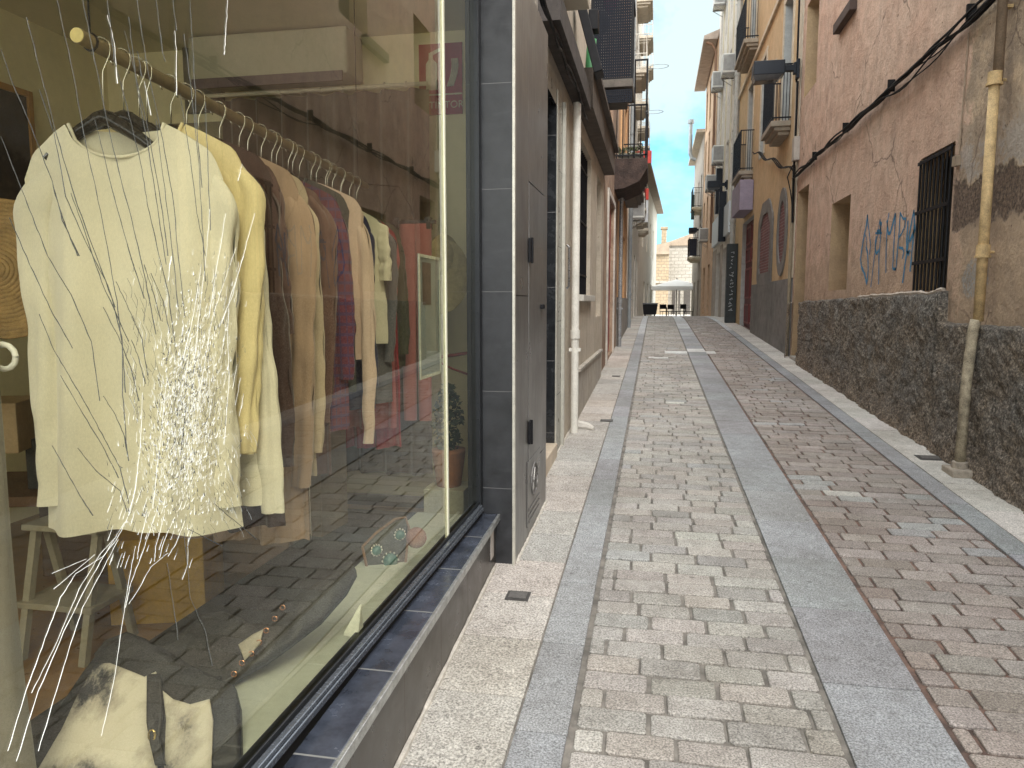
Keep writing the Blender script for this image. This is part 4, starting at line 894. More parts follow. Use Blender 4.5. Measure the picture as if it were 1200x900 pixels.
q.box(XS+.01, XS+.035, Y0_-.015, Y0_+.012, Z0_, Z1_); q.box(X1-.01, X1+.02, Y0_-.015, Y0_+.012, Z0_+.011, Z1_-.003)
q.build('frame', black, lb)
q = MB(); q.ball((-.70, 9.25, 4.80), (.10, .1, .14), 12, 8); q.tube([(-.74, 9.2, 4.7), (-.76, 9.2, 4.4), (-.72, 9.15, 4.15)], [.07, .05, .02], 8)
single(q, 'covered_bundle', mat('black_bag', (.015,.015,.018), .35, 0, .3, 30, .8, 30), 'crumpled black bag stored inside the lattice balcony', 'bag', smooth=True)
q = MB(); q.ball((-.62, 9.6, 5.25), (.10, .06, .22), 12, 8); single(q, 'laundry', mat('magenta_cloth', (.30,.04,.12), .9), 'magenta laundry piece above the lattice balcony', 'laundry', smooth=True)
# peeling brown house
b2 = empty('peeling_house', (XS, 12.8, gz(12.8)), 'old house with peeling brown plaster and red door on the left', 'house')
u = MB(); pe = plaster('peeling_brown', (.22,.13,.085), (.42,.30,.21), streak=.6, grime=1., bmp=.7); facade(u, XS, 1, 11.56, 15.6, 0, 8.6, [(12.5, 14.3, .56, 3.25, .12), (12.6, 13.6, 4.35, 6.5, .2)])
u.build('wall', pe, b2); q = MB(); q.box(XS-.115, XS-.06, 12.52, 14.28, .565, 3.24); dr = q.build('door', mat('red_door', (.33,.045,.03), .6, 0, .25, 6), b2, bev=.004)
q = MB(); 
for z0, z1 in ((.7, 1.4), (1.5, 2.4), (2.5, 3.1)): q.box(XS-.059, XS-.045, 12.65, 13.35, z0, z1); q.box(XS-.059, XS-.045, 13.45, 14.15, z0, z1)
q.build('moulding', mat('red_door_mould', (.27,.035,.025), .6), dr, bev=.004)
q = MB(); q.box(XS+.001, XS+.03, 12.36, 12.49, .4, 3.35); q.box(XS+.001, XS+.03, 14.31, 14.44, .4, 3.35); q.box(XS+.001, XS+.03, 12.49, 14.31, 3.26, 3.35); q.build('door_frame', plaster('frame_pale', (.45,.42,.38), (.5,.46,.4)), b2)
window(b2, XS, 1, 12.6, 13.6, 4.35, 6.5, .2)
for yy in (4.0,): pass
pb = empty('iron_balcony', (XS, 14.4, 4.1), 'old iron railing balcony with planter and rotten brown underside on the left', 'balcony')
q = MB(); q.prism([(XS+.001, 14.3, 4.16), (-.20, 14.3, 4.16), (-.20, 14.3, 3.98), (-.34, 14.3, 3.74), (-.62, 14.3, 3.62), (XS+.001, 14.3, 3.60)], (0, 1.7, 0)); q.build('slab', mat('rot_brown', (.05,.032,.026), .9, 0, .5, 6, .8, 25, dist=.02), pb)
q = MB(); xo = -.225
for z in (4.22, 5.12): q.box(xo-.014, xo+.014, 14.32, 15.98, z-.014, z+.014); q.box(XS, xo, 14.32, 14.345, z-.014, z+.014)
for x in (-.77, -.66, -.55, -.44, -.33): q.tube([(x, 14.33, 4.16), (x, 14.33, 5.12)], .010, 5)
for k in range(12): q.tube([(xo, 14.35+.145*k, 4.16), (xo, 14.35+.145*k, 5.12)], .010, 5)
q.tube([(-.45, 14.33, 4.16), (-.45, 14.33, 5.92)], .014, 6); q.box(-.25, -.215, 14.32, 14.36, 4.16, 5.90); q.box(-.46, -.215, 14.325, 14.345, 5.90, 5.93)
q.build('railing', black, pb)
q = MB(); q.box(-.74, -.28, 14.36, 14.52, 4.165, 4.26); pln = single(q, 'planter', mat('planter_stone', (.30,.29,.25), .9), 'low planter trough on the iron balcony floor', 'planter')
q = MB()
for k in range(160):
    c_ = Vector((rnd.uniform(-.74, -.3), rnd.uniform(14.33, 14.5), 4.27+rnd.uniform(-.08, .12)*1.)); d = Vector((rnd.uniform(-1, 1), rnd.uniform(-1, 1), rnd.uniform(-1, 1))).normalized()*.04; e = d.orthogonal().normalized()*.02
    q.add([c_-d, c_+e, c_+d, c_-e], [(0, 1, 2, 3)])
q.keep = True; single(q, 'trailing_plant', mat('olive_leaf', (.06,.07,.03), .7), 'small trailing plant in the trough on the iron balcony', 'plant')
for zc, xc in ((5.78, -.02), (4.98, -.10)):
    q = MB(); q.tube([(-.22, 14.33, zc-.05), (xc-.13, 14.33, zc-.03)], .006, 5); q.tube([(xc+.17*math.cos(a*.524), 14.33+.13*math.sin(a*.524), zc) for a in range(13)], .005, 5, cap=False)
    single(q, 'wire_loop', mat('wire_grey', (.3,.33,.33), .5), ('upper' if zc > 5.5 else 'lower')+' thin wire clothes-drying loop sticking out from the iron balcony', 'wire loop')
# orange + pale house
b3 = empty('orange_house', (XS, 17, gz(17)), 'narrow house with an orange stripe of wall beyond the iron balcony', 'house')
u = MB(); facade(u, XS, 1, 15.61, 21., 0, 12, [(16.2, 17.2, .7, 3., .2), (18.4, 19.6, .8, 3.1, .2), (16.3, 17.3, 4.2, 6.3, .2), (18.6, 19.6, 4.2, 6.3, .2)])
u.build('wall', plaster('orange_plaster', (.50,.27,.13), (.55,.33,.17), streak=.3), b3)
u = MB(); u.box(XS+.001, XS+.04, 15.62, 20.98, .2, 1.6); u.build('base_course', plaster('ash_base', (.22,.20,.18), (.3,.27,.23)), b3)
for a in (16.2, 18.4): window(b3, XS, 1, a, a+(1. if a < 17 else 1.2), .7 if a < 17 else .8, 3. if a < 17 else 3.1, .2, shutter=mat('brown_shutter', (.09,.05,.035), .7))
for a in (16.3, 18.6): window(b3, XS, 1, a, a+1., 4.2, 6.3, .2)
balcony(b3, XS, 1, 17.9, 20.2, 4.2, .45, .95, mat('slab_dark', (.16,.14,.12), .8))
q = MB(); q.box(-.79, -.50, 20.9, 21.1, 3.9, 4.3)
b4 = empty('white_house', (XS, 26, gz(26)), 'tall whitish house with balconies on the left just before the crest', 'house')
wops = [(y, y+1.1, z, z+2.1, .2) for y in (22.2, 25.6, 29., 32.6) for z in (4.6, 8., 11.2)]
u = MB(); facade(u, XS+.02, 1, 21.01, 35.8, .2, 14.5, wops+[(23.6, 25., .5, 3.2, .3), (27., 28.6, .5, 3.2, .3), (30.8, 32., .5, 3.2, .3)]); u.build('wall', plaster('white_plaster', (.62,.56,.48), (.70,.65,.58), streak=.25, grime=.3), b4)
for o in wops: window(b4, XS+.02, 1, o[0], o[1], o[2], o[3], .2, frame_m=creamp)
for a, b in ((23.6, 25.), (27., 28.6), (30.8, 32.)): window(b4, XS+.02, 1, a, b, .5, 3.2, .3, shutter=mat('grey_roller', (.12,.12,.12), .5), frame_m=dkmetal, name='door')
for y in (21.9, 25.3, 28.7, 32.3):
    for z in (4.6, 8., 11.2): balcony(b4, XS+.02, 1, y, y+1.7, z, .42 if z < 9 else .5, .95, mat('slab_cream', (.55,.49,.40), .8), rail_m=black if z < 6 else mat('rail_white', (.6,.58,.52), .5), dense=.14)
u = MB(); u.box(XS+.021, XS+.035, 21.05, 35.7, .6, 3.6); 
q = MB(); q.box(-.79, -.20, 23.0, 23.06, 5.62, 5.98); rs = single(q, 'sign', mat('red_sign', (.62,.05,.03), .4), 'square red sign high on the left by the iron balcony', 'sign')
q = MB(); q.box(-.66, -.30, 26.0, 26.06, 4.95, 5.32); q.box(-.66, -.30, 26.0, 26.055, 4.2, 4.93, 1); single(q, 'sign', [MATS['red_sign'], mat('white_sign', (.62,.64,.66), .4)], 'red sign with a white panel below it hanging over the left side', 'sign')
acunit(-.78, -.36, 22.2, 22.9, 3.9, 'air conditioner box low on the white house beside the red sign', 1)
downpipe(-.72, 21.2, gz(21), 12, .05, mat('pipe_grey', (.25,.27,.28), .5), 'grey drainpipe on the left facade between orange and white houses')
downpipe(-.72, 15.55, gz(15.5), 3.7, .04, mat('pipe_silver', (.36,.37,.38), .3, .5), 'short silver drainpipe next to the red door')
# angled cream house after the bend
b5 = empty('cream_house', (-.80, 35.9, gz(36)), 'pale cream house angled at the bend with eaves running down towards the square', 'house', rz=math.atan2(-.95, 24))
Mloc = ROOT[b5]
def locbuild(mb, *a, **k): mb.v = [tuple(Mloc @ Vector((v[0]+.80, v[1]-35.9, v[2]-gz(36)))) for v in mb.v]; return mb.build(*a, **k)
o5 = [(y, y+1.1, z, z+1.9, .15) for y in (38, 42, 46, 50) for z in (4.3,)]
u = MB(); facade(u, -.80, 1, 35.9, 56., -.6, 7.9, o5+[(40, 41.5, .2, 2.6, .2), (44, 45.5, .2, 2.6, .2), (48, 49.5, .2, 2.6, .2)]); locbuild(u, 'wall', plaster('cream_plaster', (.56,.52,.44), (.62,.58,.50), streak=.15, grime=.2), b5)
u = MB(); u.prism([(-.35, 35.7, 7.9), (-.35, 35.7, 8.02), (-3.8, 35.7, 9.4), (-6.8, 35.7, 8.0), (-6.8, 35.7, 7.9)], (0, 20.5, 0)); locbuild(u, 'roof', mat('grey_tile_roof', (.30,.25,.20), .9, 0, .2, 4), b5)
u = MB()
for o in o5: u.box(-.94, -.90, o[0], o[1], o[2], o[3])
for a in (40, 44, 48): u.box(-.98, -.94, a, a+1.5, .2, 2.6)
locbuild(u, 'window', mat('pale_shutter', (.42,.38,.32), .7), b5)
# ============================================================ RIGHT SIDE
XR = 2.40
r1 = empty('pink_house', (XR, 6, gz(6)), 'pink and ochre plastered house with barred window and graffiti on the right', 'house')
pink = pink_wall(); rub = rubble()
ops = [(6.85, 7.66, 1.60, 2.82, .22), (10.2, 11.22, 1.66, 2.86, .55), (12.93, 13.86, .47, 3.40, .55), (12.72, 13.70, 4.93, 6.42, .35), (9.6, 10.6, 5.3, 7.2, .3), (4., 5., 5.2, 7., .3)]
u = MB(); facade(u, XR, -1, -3, 14.0, -.3, 7.7, ops, rmi=1)
u.build('wall', [pink, plaster('reveal_ochre', (.46,.33,.19), (.40,.28,.17), streak=.2, grime=.4)], r1)
u = MB()
for o in ops[1:]: u.box(XR+o[4]-.03, XR+o[4]-.005, o[0]+.01, o[1]-.01, o[2]+.01, o[3]-.01)
u.build('inner_shutter', mat('dark_boards', (.06,.045,.035), .8), r1)
q = MB(); q.box(XR+.20, XR+.215, 6.86, 7.65, 1.61, 2.81); q.build('window_board', mat('grille_back', (.012,.011,.011), .6), r1)
q = MB(); q.tube([(XR+.02, 6.85, 2.80), (XR+.02, 7.66, 2.80)], .008, 6)
for k in range(9): q.tube([(XR-.012, 6.885+.0925*k, 1.60), (XR-.012, 6.885+.0925*k, 2.80)], .0105, 8)
for z in (1.86, 2.32, 2.77): q.box(XR-.030, XR-.020, 6.855, 7.655, z-.015, z+.015)
q.build('window_grille', black, r1)
q = MB(); q.box(XR-.09, XR-.001, 10.35, 11.25, 5.14, 5.27); q.build('window_sill', mat('dark_sill', (.075,.05,.04), .8), r1, bev=.008)
# rough dark plinth, thicker than the wall, ragged top
def plz_top(y):
    t = 1.585 if y > 6.80 else 1.335
    if y > 6.80: t -= .012*(y-6.8)
    return t+.022*noise.noise((y*3, 0, 1))+.010*noise.noise((y*14, 0, 5))
def pgrid(ya, yb, nu, nv, e0):
    q = MB()
    def fn(u_, v_):
        y = ya+(yb-ya)*u_; zb = gz(y)-.06; zt = plz_top(y); th = .075
        if v_ > .955: f = (v_-.955)/.045; x = XR-th*(1-f); z = zt-.012*(1-f)
        else: z = zb+(zt-.014-zb)*(v_/.955); x = XR-th
        d = .028*noise.noise((y*4, z*4, 3.))+.016*noise.noise((y*13, z*13, 7.))+.016*noise.noise((y*30, z*30, 1.))
        flare = .05*max(0, 1-(z-gz(y))/.35)**2
        if v_ > .955: d *= (1-(v_-.955)/.045)
        if v_ < 1: x += d-flare*.6
        return (x if v_ < 1 else XR+.01, y, z)
    q.grid(fn, nu, nv); 
    return q
q = pgrid(6.80, 12.93, 330, 70, 0); q2 = pgrid(-3., 6.80, 420, 60, 0); q3 = pgrid(13.86, 13.98, 8, 40, 0)
q.add(q2.v, q2.f); q.add(q3.v, q3.f); q.prism([(XR-.07, 6.799, 1.30), (XR+.01, 6.799, 1.30), (XR+.01, 6.799, 1.575), (XR-.07, 6.799, 1.565)], (0, .02, 0))
q.build('plinth', rub, r1, smooth=True, weld=True)
q = MB(); 
for a, b in ((6.82, 9.5),): 
    pts = [(XR-.03, a+(b-a)*k/40, plz_top(a+(b-a)*k/40)+.006) for k in range(41)]; q.tube(pts, [.012+.012*rnd.random() for _ in pts], 6)
q.build('plaster_ledge', mat('pale_ledge', (.50,.43,.36), .9, 0, .25, 20, .5), r1)
q = MB(); q.box(XR-.04, XR+.54, 12.94, 13.85, gz(13.4)-.1, gz(13.4)+.06); q.build('doorstep', mat('step_grey', (.40,.38,.34), .8), r1, bev=.01)
# graffiti
q = MB()
def gs(pts, w=.010):
    P = []
    for (a, b) in pts: p = onx(1000+a/6, 220+b/6, XR-.004); P.append(Vector((XR-.0035, p[1], p[2])))
    vs = []; n_ = len(P)
    for i, p in enumerate(P):
        t_ = (P[min(i+1, n_-1)]-P[max(i-1, 0)]).normalized(); s_ = Vector((0, -t_.z, t_.y))*w*1.45*rnd.uniform(.8, 1.25); vs += [p-s_, p+s_]
    q.add(vs, [(2*i, 2*i+1, 2*i+3, 2*i+2) for i in range(n_-1)])
for L, w in (([(98,190),(92,260),(75,340),(62,420),(50,500),(58,560),(80,610),(95,680)], .014), ([(98,190),(104,260),(115,350),(120,410),(112,470)], .009), ([(88,410),(100,460),(104,560),(98,660)], .012), ([(85,330),(95,370),(90,410)], .007),
    ([(188,220),(175,300),(160,380),(150,460),(138,560),(122,700)], .007), ([(188,220),(192,300),(188,380),(180,470),(178,600),(176,680)], .010), ([(155,320),(200,318)], .008), ([(160,340),(152,420),(160,465),(178,440)], .012), ([(196,240),(190,300),(165,310)], .014),
    ([(250,175),(240,240),(234,330),(230,450),(228,600)], .009), ([(235,230),(245,320),(258,320),(275,260),(296,180)], .013), ([(296,180),(290,300),(282,440),(276,570)], .010), ([(276,570),(300,572)], .009),
    ([(330,170),(322,300),(310,430),(300,560),(292,580)], .010), ([(330,180),(350,220),(370,215),(362,270),(340,320),(322,350)], .008), ([(318,420),(345,425),(355,450),(345,500)], .009),
    ([(425,160),(410,240),(392,330),(380,430),(362,540),(345,670)], .012), ([(425,160),(428,250),(420,360),(408,480),(398,590)], .011), ([(385,230),(378,320),(372,440),(392,470)], .012), ([(395,380),(430,300),(432,260)], .014), ([(378,460),(400,440)], .009)):
    P = []
    for (a, b), (c_, d) in zip(L, L[1:]):
        for k in range(5): P.append((a+(c_-a)*k/5+rnd.uniform(-.8, .8), b+(d-b)*k/5))
    P.append(L[-1]); gs(P, w)
q.keep = True
q.build('graffiti', mat('blue_spray', (.06,.24,.42), .8, 0, .35, 30), r1)
# drainpipe near camera on right
pc = mat('pipe_ochre', (.56,.40,.20), .75, 0, .35, 14, .4, 50)
dp = empty('drainpipe', (2.30, 5.96, gz(5.96)), 'ochre painted drainpipe with peeling paint on the right wall', 'drainpipe')
q = MB(); q.tube([(2.315, 5.96, 1.36), (2.315, 5.96, 3.05)], .035, 20, 0); q.tube([(2.33, 5.955, 3.04), (2.335, 5.955, 7.6)], .033, 16, 1); q.tube([(2.255, 5.955, gz(5.96)+.06), (2.262, 5.955, .9), (2.285, 5.958, 1.30), (2.30, 5.96, 1.37)], .036, 20, 2)
pcl = mat('pipe_chalky', (.40,.34,.24), .8, 0, .5, 16, .5, 40)
q.build('tube', [pc, mat('pipe_greyed', (.26,.19,.13), .8, 0, .3, 10), pcl], dp, smooth=True)
for z in (1.82, 3.02):
    q = MB(); q.tube([(2.315, 5.96, z), (2.315, 5.96, z+.09)], .046, 20, 0); q.tube([(2.315, 5.96, z+.04), (2.40, 5.99, z+.04)], .010, 8); q.tube([(2.315, 5.96, z-.002), (2.315, 5.96, z+.015)], .053, 20); q.build('collar', pc, dp)
q = MB(); q.box(2.31, 2.39, 5.93, 5.98, 3.53, 3.55); q.build('bracket', pc, dp)
q = MB(); q.box(2.17, 2.35, 5.84, 6.07, gz(5.95)-.03, gz(5.95)+.05); q.tube([(2.255, 5.955, gz(5.95)+.04), (2.255, 5.955, gz(5.95)+.10)], .055, 16); q.build('base_block', mat('base_concrete', (.36,.31,.25), .9, 0, .3, 20, .5), dp, bev=.01)
# small conduit and junction dot beside the grille
q = MB(); q.tube([(2.392, 6.74, 2.62), (2.392, 6.70, 3.62)], .006, 8); q.box(2.36, 2.399, 6.71, 6.79, 2.60, 2.68); single(q, 'conduit', mat('conduit_tan', (.32,.25,.18), .7), 'thin vertical conduit with a small round box above the barred window', 'conduit')
# cable bundle along the facade
cab = MB()
for k in range(8):
    ph = rnd.uniform(0, 6.28); r_ = rnd.choice((.008, .011, .015, .006)); zo = rnd.uniform(-.05, .04); xo = rnd.uniform(-.05, .0)
    cab.tube([(2.37+xo+.01*math.sin(y*3+ph), y, 3.72+zo+.02*math.sin(y*1.7+ph)+.012*math.sin(y*5.3+2*ph)-(.10*math.sin((y-6.4)/3.*math.pi)**2 if (k in (3, 6) and 6.4 < y < 9.4) else 0)) for y in [-3+.17*i for i in range(101)]], r_, 7)
for y in (5.2, 6.6, 8.6, 10.5, 12.4): cab.box(2.33, 2.399, y-.012, y+.012, 3.68, 3.80)
single(cab, 'cable_bundle', mat('cable_black', (.010,.010,.011), .65, 0, .3, 20, spec=.2), 'thick bundle of black cables running along the pink wall', 'cable bundle')
cab = MB()
for k in range(3):
    cab.tube([(2.36-.02*k, 14.1+.25*i, 3.78+.062*i*1.0+(.0 if i < 1 else .05*math.sin(i*.7+k)) +.03*k) for i in range(24)], .012, 6)
cab.tube([(2.34, 14.0, 5.3), (2.34, 13.98, 4.6), (2.34, 14.02, 3.9), (2.35, 14.05, 3.2), (2.36, 14.05, 2.9)], .02, 7); cab.tube([(2.33, 14.06, 5.3), (2.32, 14.08, 8.), (2.33, 14.05, 9.)], .018, 7)
cab.tube([(2.33, 14.1, 3.9), (2.25, 14.1, 3.7), (2.31, 14.1, 3.45), (2.35, 14.1, 3.2)], .010, 6)
single(cab, 'cable_bundle', MATS['cable_black'], 'tangle of black cables at the corner between the pink and the ochre houses', 'cable bundle')
q = MB(); q.box(2.30, 2.398, 13.86, 14.06, 3.95, 4.35); single(q, 'junction_box', mat('jbox', (.42,.38,.33), .6), 'small pale junction box by the cable tangle under the first lantern', 'junction box', bev=.005)
q = MB(); q.tube([(2.36, 14.13, gz(14)), (2.36, 14.13, 3.9)], .028, 10); single(q, 'drainpipe', mat('pipe_drab', (.30,.25,.17), .7), 'slim drab pipe on the corner beside the oval brick window', 'drainpipe')
lamp(0, 14.0, 2.36, 5.44, .52, 'nearest black box lantern on a wall arm above the pink house door')
# ochre house
r2 = empty('ochre_house', (XR+.02, 18, gz(18)), 'ochre house with grey dado, oval and pointed brick-filled windows', 'house'); X2 = XR+.02
och = plaster('ochre_plaster', (.55,.40,.225), (.60,.45,.27), streak=.3, grime=.4); gry = plaster('grey_dado', (.17,.165,.155), (.23,.22,.205), streak=.3, grime=.7)
cr2 = plaster('cream_surround', (.60,.53,.41), (.64,.57,.45), streak=.2)
o2 = [(15.15, 16.15, 4.95, 7.35, .35), (18.6, 19.3, 4.95, 7.2, .3), (20.9, 22.0, 4.95, 7.3, .3), (15.3, 16.4, 8.2, 10.6, .3), (20.9, 22., 8.2, 10.6, .3), (17.2, 17.8, 5.4, 6.5, .15), (20.0, 22.5, .75, 3.72, .2), (17.2, 17.9, 8.6, 9.7, .2)]
u = MB(); facade(u, X2, -1, 14.02, 24.5, 0, 12.6, o2, mi=0, rmi=1); u.build('wall', [och, mat('reveal_grey', (.45,.46,.44), .8)], r2)
u = MB(); u.box(X2-.03, X2-.001, 14.06, 19.8, .2, 1.93); u.build('dado', gry, r2)
u = MB()
for o in o2:
    if o[2] < 4: continue
    w = .13; u.box(X2-.02, X2-.001, o[0]-w, o[0]-.001, o[2], o[3]+w); u.box(X2-.02, X2-.001, o[1]+.001, o[1]+w, o[2], o[3]+w); u.box(X2-.02, X2-.001, o[0], o[1], o[3]+.001, o[3]+w)
u.box(X2-.03, X2-.001, 14.03, 14.5, 1.94, 12.5)
u.box(X2-.06, X2-.001, 14.51, 24.4, 7.66, 7.76)
u.build('surround', cr2, r2)
for o in o2:
    if o[2] > 4: window(r2, X2, -1, *o[:4], o[4], frame_m=mat('frame_brown', (.12,.08,.05), .6))
for ya, yb, z in ((15.0, 16.35, 4.88), (20.5, 22.4, 4.9), (20.3, 22.6, 8.12), (15.0, 16.6, 8.12)): balcony(r2, X2, -1, ya, yb, z, .36, 1.02, mat('slab_beige', (.33,.29,.23), .8), rail_m=mat('rail_navy', (.011,.013,.019), .55, spec=.2), dense=.055)
def ring(q, cx, cz, ry, rz, k0, k1, x0, x1, shape):
    A = [shape(cx, cz, ry*k0, rz*k0, a) for a in range(32)]; B = [shape(cx, cz, ry*k1, rz*k1, a) for a in range(32)]
    for i in range(32):
        j = (i+1) % 32; q.add([(x0, *A[i]), (x0, *A[j]), (x0, *B[j]), (x0, *B[i]), (x1, *A[i]), (x1, *A[j]), (x1, *B[j]), (x1, *B[i])], [(4, 5, 6, 7), (0, 1, 5, 4), (3, 2, 6, 7)])
oval = lambda cy, cz, ry, rz, a: (cy+ry*math.cos(a/32*6.2832), cz+rz*math.sin(a/32*6.2832)*(1 if True else 1))
def arched(cy, cz, ry, rz, a):
    f = a/32*4; P = [(-1, -1), (1, -1), (1, .55), (.45, 1), (-.45, 1), (-1, .55)]
    f = a/32*6; i = int(f); g_ = f-i; p, q_ = P[i % 6], P[(i+1) % 6]; return (cy+ry*(p[0]+(q_[0]-p[0])*g_), cz+rz*(p[1]+(q_[1]-p[1])*g_))
bm_ = brickmat('maroon_bricks', (.13,.045,.05), (.20,.075,.07), (.26,.22,.21), .22, .065)
for shp, cy, cz, ry, rz in ((oval, 15.45, 2.86, .40, .60), (arched, 17.75, 2.82, .78, .66)):
    q = MB(); ring(q, cy, cz, ry, rz, 1., 1.42, X2-.001, X2-.035, shp); sr = q.build('grey_surround', gry, r2)
    q = MB(); q.prism([(X2-.012, *shp(cy, cz, ry, rz, a)) for a in range(32)], (.01, 0, 0)); q.build('brick_infill', bm_, r2)
# maroon door
q = MB(); q.box(X2+.12, X2+.19, 20.01, 22.49, .76, 3.71); md = q.build('door', mat('maroon_door', (.11,.018,.022), .55, 0, .2, 8), r2)
q = MB()
for y0, y1 in ((20.1, 21.15), (21.35, 22.4)):
    for z0, z1 in ((.9, 1.45), (1.6, 2.45), (2.6, 3.0), (3.1, 3.6)):
        for a in (0, 1): q.box(X2+.10, X2+.119, y0 if a == 0 else y0+.06, y1 if a == 0 else y1-.06, (z0 if a == 0 else z0+0) , z0+.05) if a == 0 else q.box(X2+.10, X2+.119, y0, y0+.05, z0+.051, z1)
        q.box(X2+.10, X2+.119, y1-.05, y1, z0+.051, z1); q.box(X2+.10, X2+.119, y0+.051, y1-.051, z1-.05, z1)
q.build('moulding', mat('maroon_mould', (.22,.05,.05), .5), md)
q = MB(); q.box(X2-.35, X2-.01, 20.2, 22.2, 3.86, 4.62); single(q, 'sign_box', mat('lilac_board', (.30,.26,.34), .6), 'lilac projecting box sign above the maroon door', 'sign', bev=.01)
downpipe(X2-.10, 24.45, gz(24), 12., .07, mat('pipe_pale', (.45,.46,.44), .5), 'pale grey drainpipe between the ochre and the white houses')
# pillar covered in graffiti
gp_ = empty('black_pillar', (2.33, 23.6, gz(23.6)), 'narrow black shutter column covered in white scribbles right of the far doorway', 'pillar')
q = MB(); q.box(2.10, 2.41, 23.45, 23.75, gz(23.6)-.1, 3.25); q.build('column', mat('column_black', (.022,.03,.032), .5, 0, .4, 10), gp_, bev=.01)
q = MB()
for k in range(16):
    zc = 2.98-.115*k; pts = [(2.17+rnd.uniform(0, .14), 23.447, zc+rnd.uniform(-.045, .045)) for _ in range(4)]; q.tube(pts, .008, 4)
q.build('scribble', mat('scribble_white', (.55,.6,.62), .7), gp_)
# white/cream house
r3 = empty('white_house', (XR, 29, gz(29)), 'tall white and cream house with vertical window strips and air conditioners on the right', 'house')
o3 = [(y, y+.9, z, z+1.9, .15) for y in (25.2, 27.2, 29.2, 31.2) for z in (5.2, 8.2, 11.2)]+[(26., 28.2, .8, 3.4, .3), (29.2, 31., .85, 3.4, .3)]
u = MB(); facade(u, XR-.03, -1, 24.51, 33, 0, 14.5, o3, mi=0); u.build('wall', plaster('pale_plaster', (.66,.62,.56), (.72,.69,.63), streak=.2, grime=.3), r3)
for o in o3: window(r3, XR-.03, -1, *o[:4], o[4], frame_m=whitep)
for a, b in ((24.6, 25.9), (28.25, 29.15), (31.1, 32.9)):
    u = MB(); u.box(XR-.05, XR-.031, a, b, .8, 3.6); u.build('stone_base', plaster('stone_base', (.40,.35,.29), (.47,.41,.34)), r3)
u = MB(); u.box(XR-.14, XR-.031, 25.2, 32.4, 3.75, 4.75); u.build('shop_fascia', mat('fascia_paleblue', (.62,.68,.72), .4, 0, .06), r3)
u = MB()
for y in (26.6, 28.6, 30.6): u.box(XR-.06, XR-.031, y-.12, y+.12, 4.8, 14.4)
u.build('pilaster', creamp, r3)
r4 = empty('orange_house', (XR, 36, gz(36)), 'orange plastered house with overhanging tiled eaves on the right near the crest', 'house')
o4 = [(y, y+1., z, z+1.9, .15) for y in (34., 36.6, 39.) for z in (4.6, 7.6, 10.)]+[(34.4, 35.6, .9, 3.2, .3), (37.6, 39., .9, 3.2, .3)]
u = MB(); facade(u, XR-.06, -1, 33.01, 40.5, 0, 12.6, o4); u.build('wall', plaster('apricot', (.60,.40,.25), (.66,.46,.30), streak=.2), r4)
for o in o4: window(r4, XR-.06, -1, *o[:4], o[4], frame_m=mat('frame_brown', (.12,.08,.05), .6))
u = MB(); u.prism([(XR-.65, 32.9, 12.3), (XR-.65, 32.9, 12.45), (XR+2.5, 32.9, 13.6), (XR+2.5, 32.9, 12.61), (XR-.02, 32.9, 12.61), (XR-.1, 32.9, 12.3)], (0, 7.8, 0)); u.build('eaves', mat('eave_wood', (.42,.34,.28), .8, 0, .2, 4), r4)
q = MB(); q.tube([(1.85, 33.0, 12.2), (2.1, 33.0, 12.1), (2.25, 33.0, 11.8), (2.27, 33.0, 4)], .05, 8); single(q, 'drainpipe', mat('pipe_brown', (.22,.12,.07), .6), 'brown drainpipe bending down from the orange house eaves', 'drainpipe')
r5 = empty('grey_house', (XR, 44, gz(44)), 'lower grey beige house at the far right end of the street', 'house')
o5_ = [(y, y+1., z, z+1.7, .15) for y in (41.4, 44., 46.6) for z in (4., 6.6)]+[(42., 43.2, .6, 2.7, .2), (46., 47.4, .6, 2.7, .2)]
u = MB(); facade(u, XR-.10, -1, 40.51, 50, -.3, 10.2, o5_); u.build('wall', plaster('greybeige', (.40,.35,.30), (.46,.41,.34), streak=.4), r5)
for o in o5_: window(r5, XR-.10, -1, *o[:4], o[4])
u = MB(); u.box(XR-.5, XR+3, 40.4, 50.1, 10.201, 10.36); u.build('cornice', plaster('cornice_pale', (.5,.44,.36), (.55,.5,.4)), r5)
balcony(r5, XR-.10, -1, 41., 43., 3.9, .62, 1.0, creamp); balcony(r5, XR-.10, -1, 41., 43., 6.5, .5, 1.0, creamp)
q = MB(); q.tube([(1.95, 41.5, 9.0), (1.75, 41.5, 9.1), (1.65, 41.5, 9.35), (1.65, 41.5, 10.9)], .10, 12); q.tube([(1.65, 41.5, 10.9), (1.65, 41.5, 11.08)], .17, 12)
single(q, 'flue_pipe', mat('flue_zinc', (.40,.44,.45), .4, .5), 'grey metal flue with a wide cap sticking out over the street against the sky', 'flue')
acs = [(1.92, 2.34, 30.0, 30.7, 12.55), (1.95, 2.34, 25.4, 26.1, 8.75), (1.95, 2.34, 30., 30.7, 9.55), (1.95, 2.34, 28.6, 29.3, 6.55), (1.92, 2.34, 31.6, 32.3, 6.0), (1.95, 2.34, 36, 36.7, 4.3)]
acl = ['topmost outdoor air conditioner on the white house at the edge of the sky', 'air conditioner on a small shelf beside the pale drainpipe', 'air conditioner under the topmost one on the white house', 'air conditioner low on the white house between the window strips', 'air conditioner lowest and farthest on the white house', 'air conditioner on the orange house above the far lantern']
for a, l in zip(acs, acl): acunit(*a, l, -1)
lamp(0, 27., 2.36, 5.45, .42, 'second black box lantern halfway up the street on the right'); lamp(0, 40.2, 2.30, 5.15, .42, 'farthest black box lantern before the square')
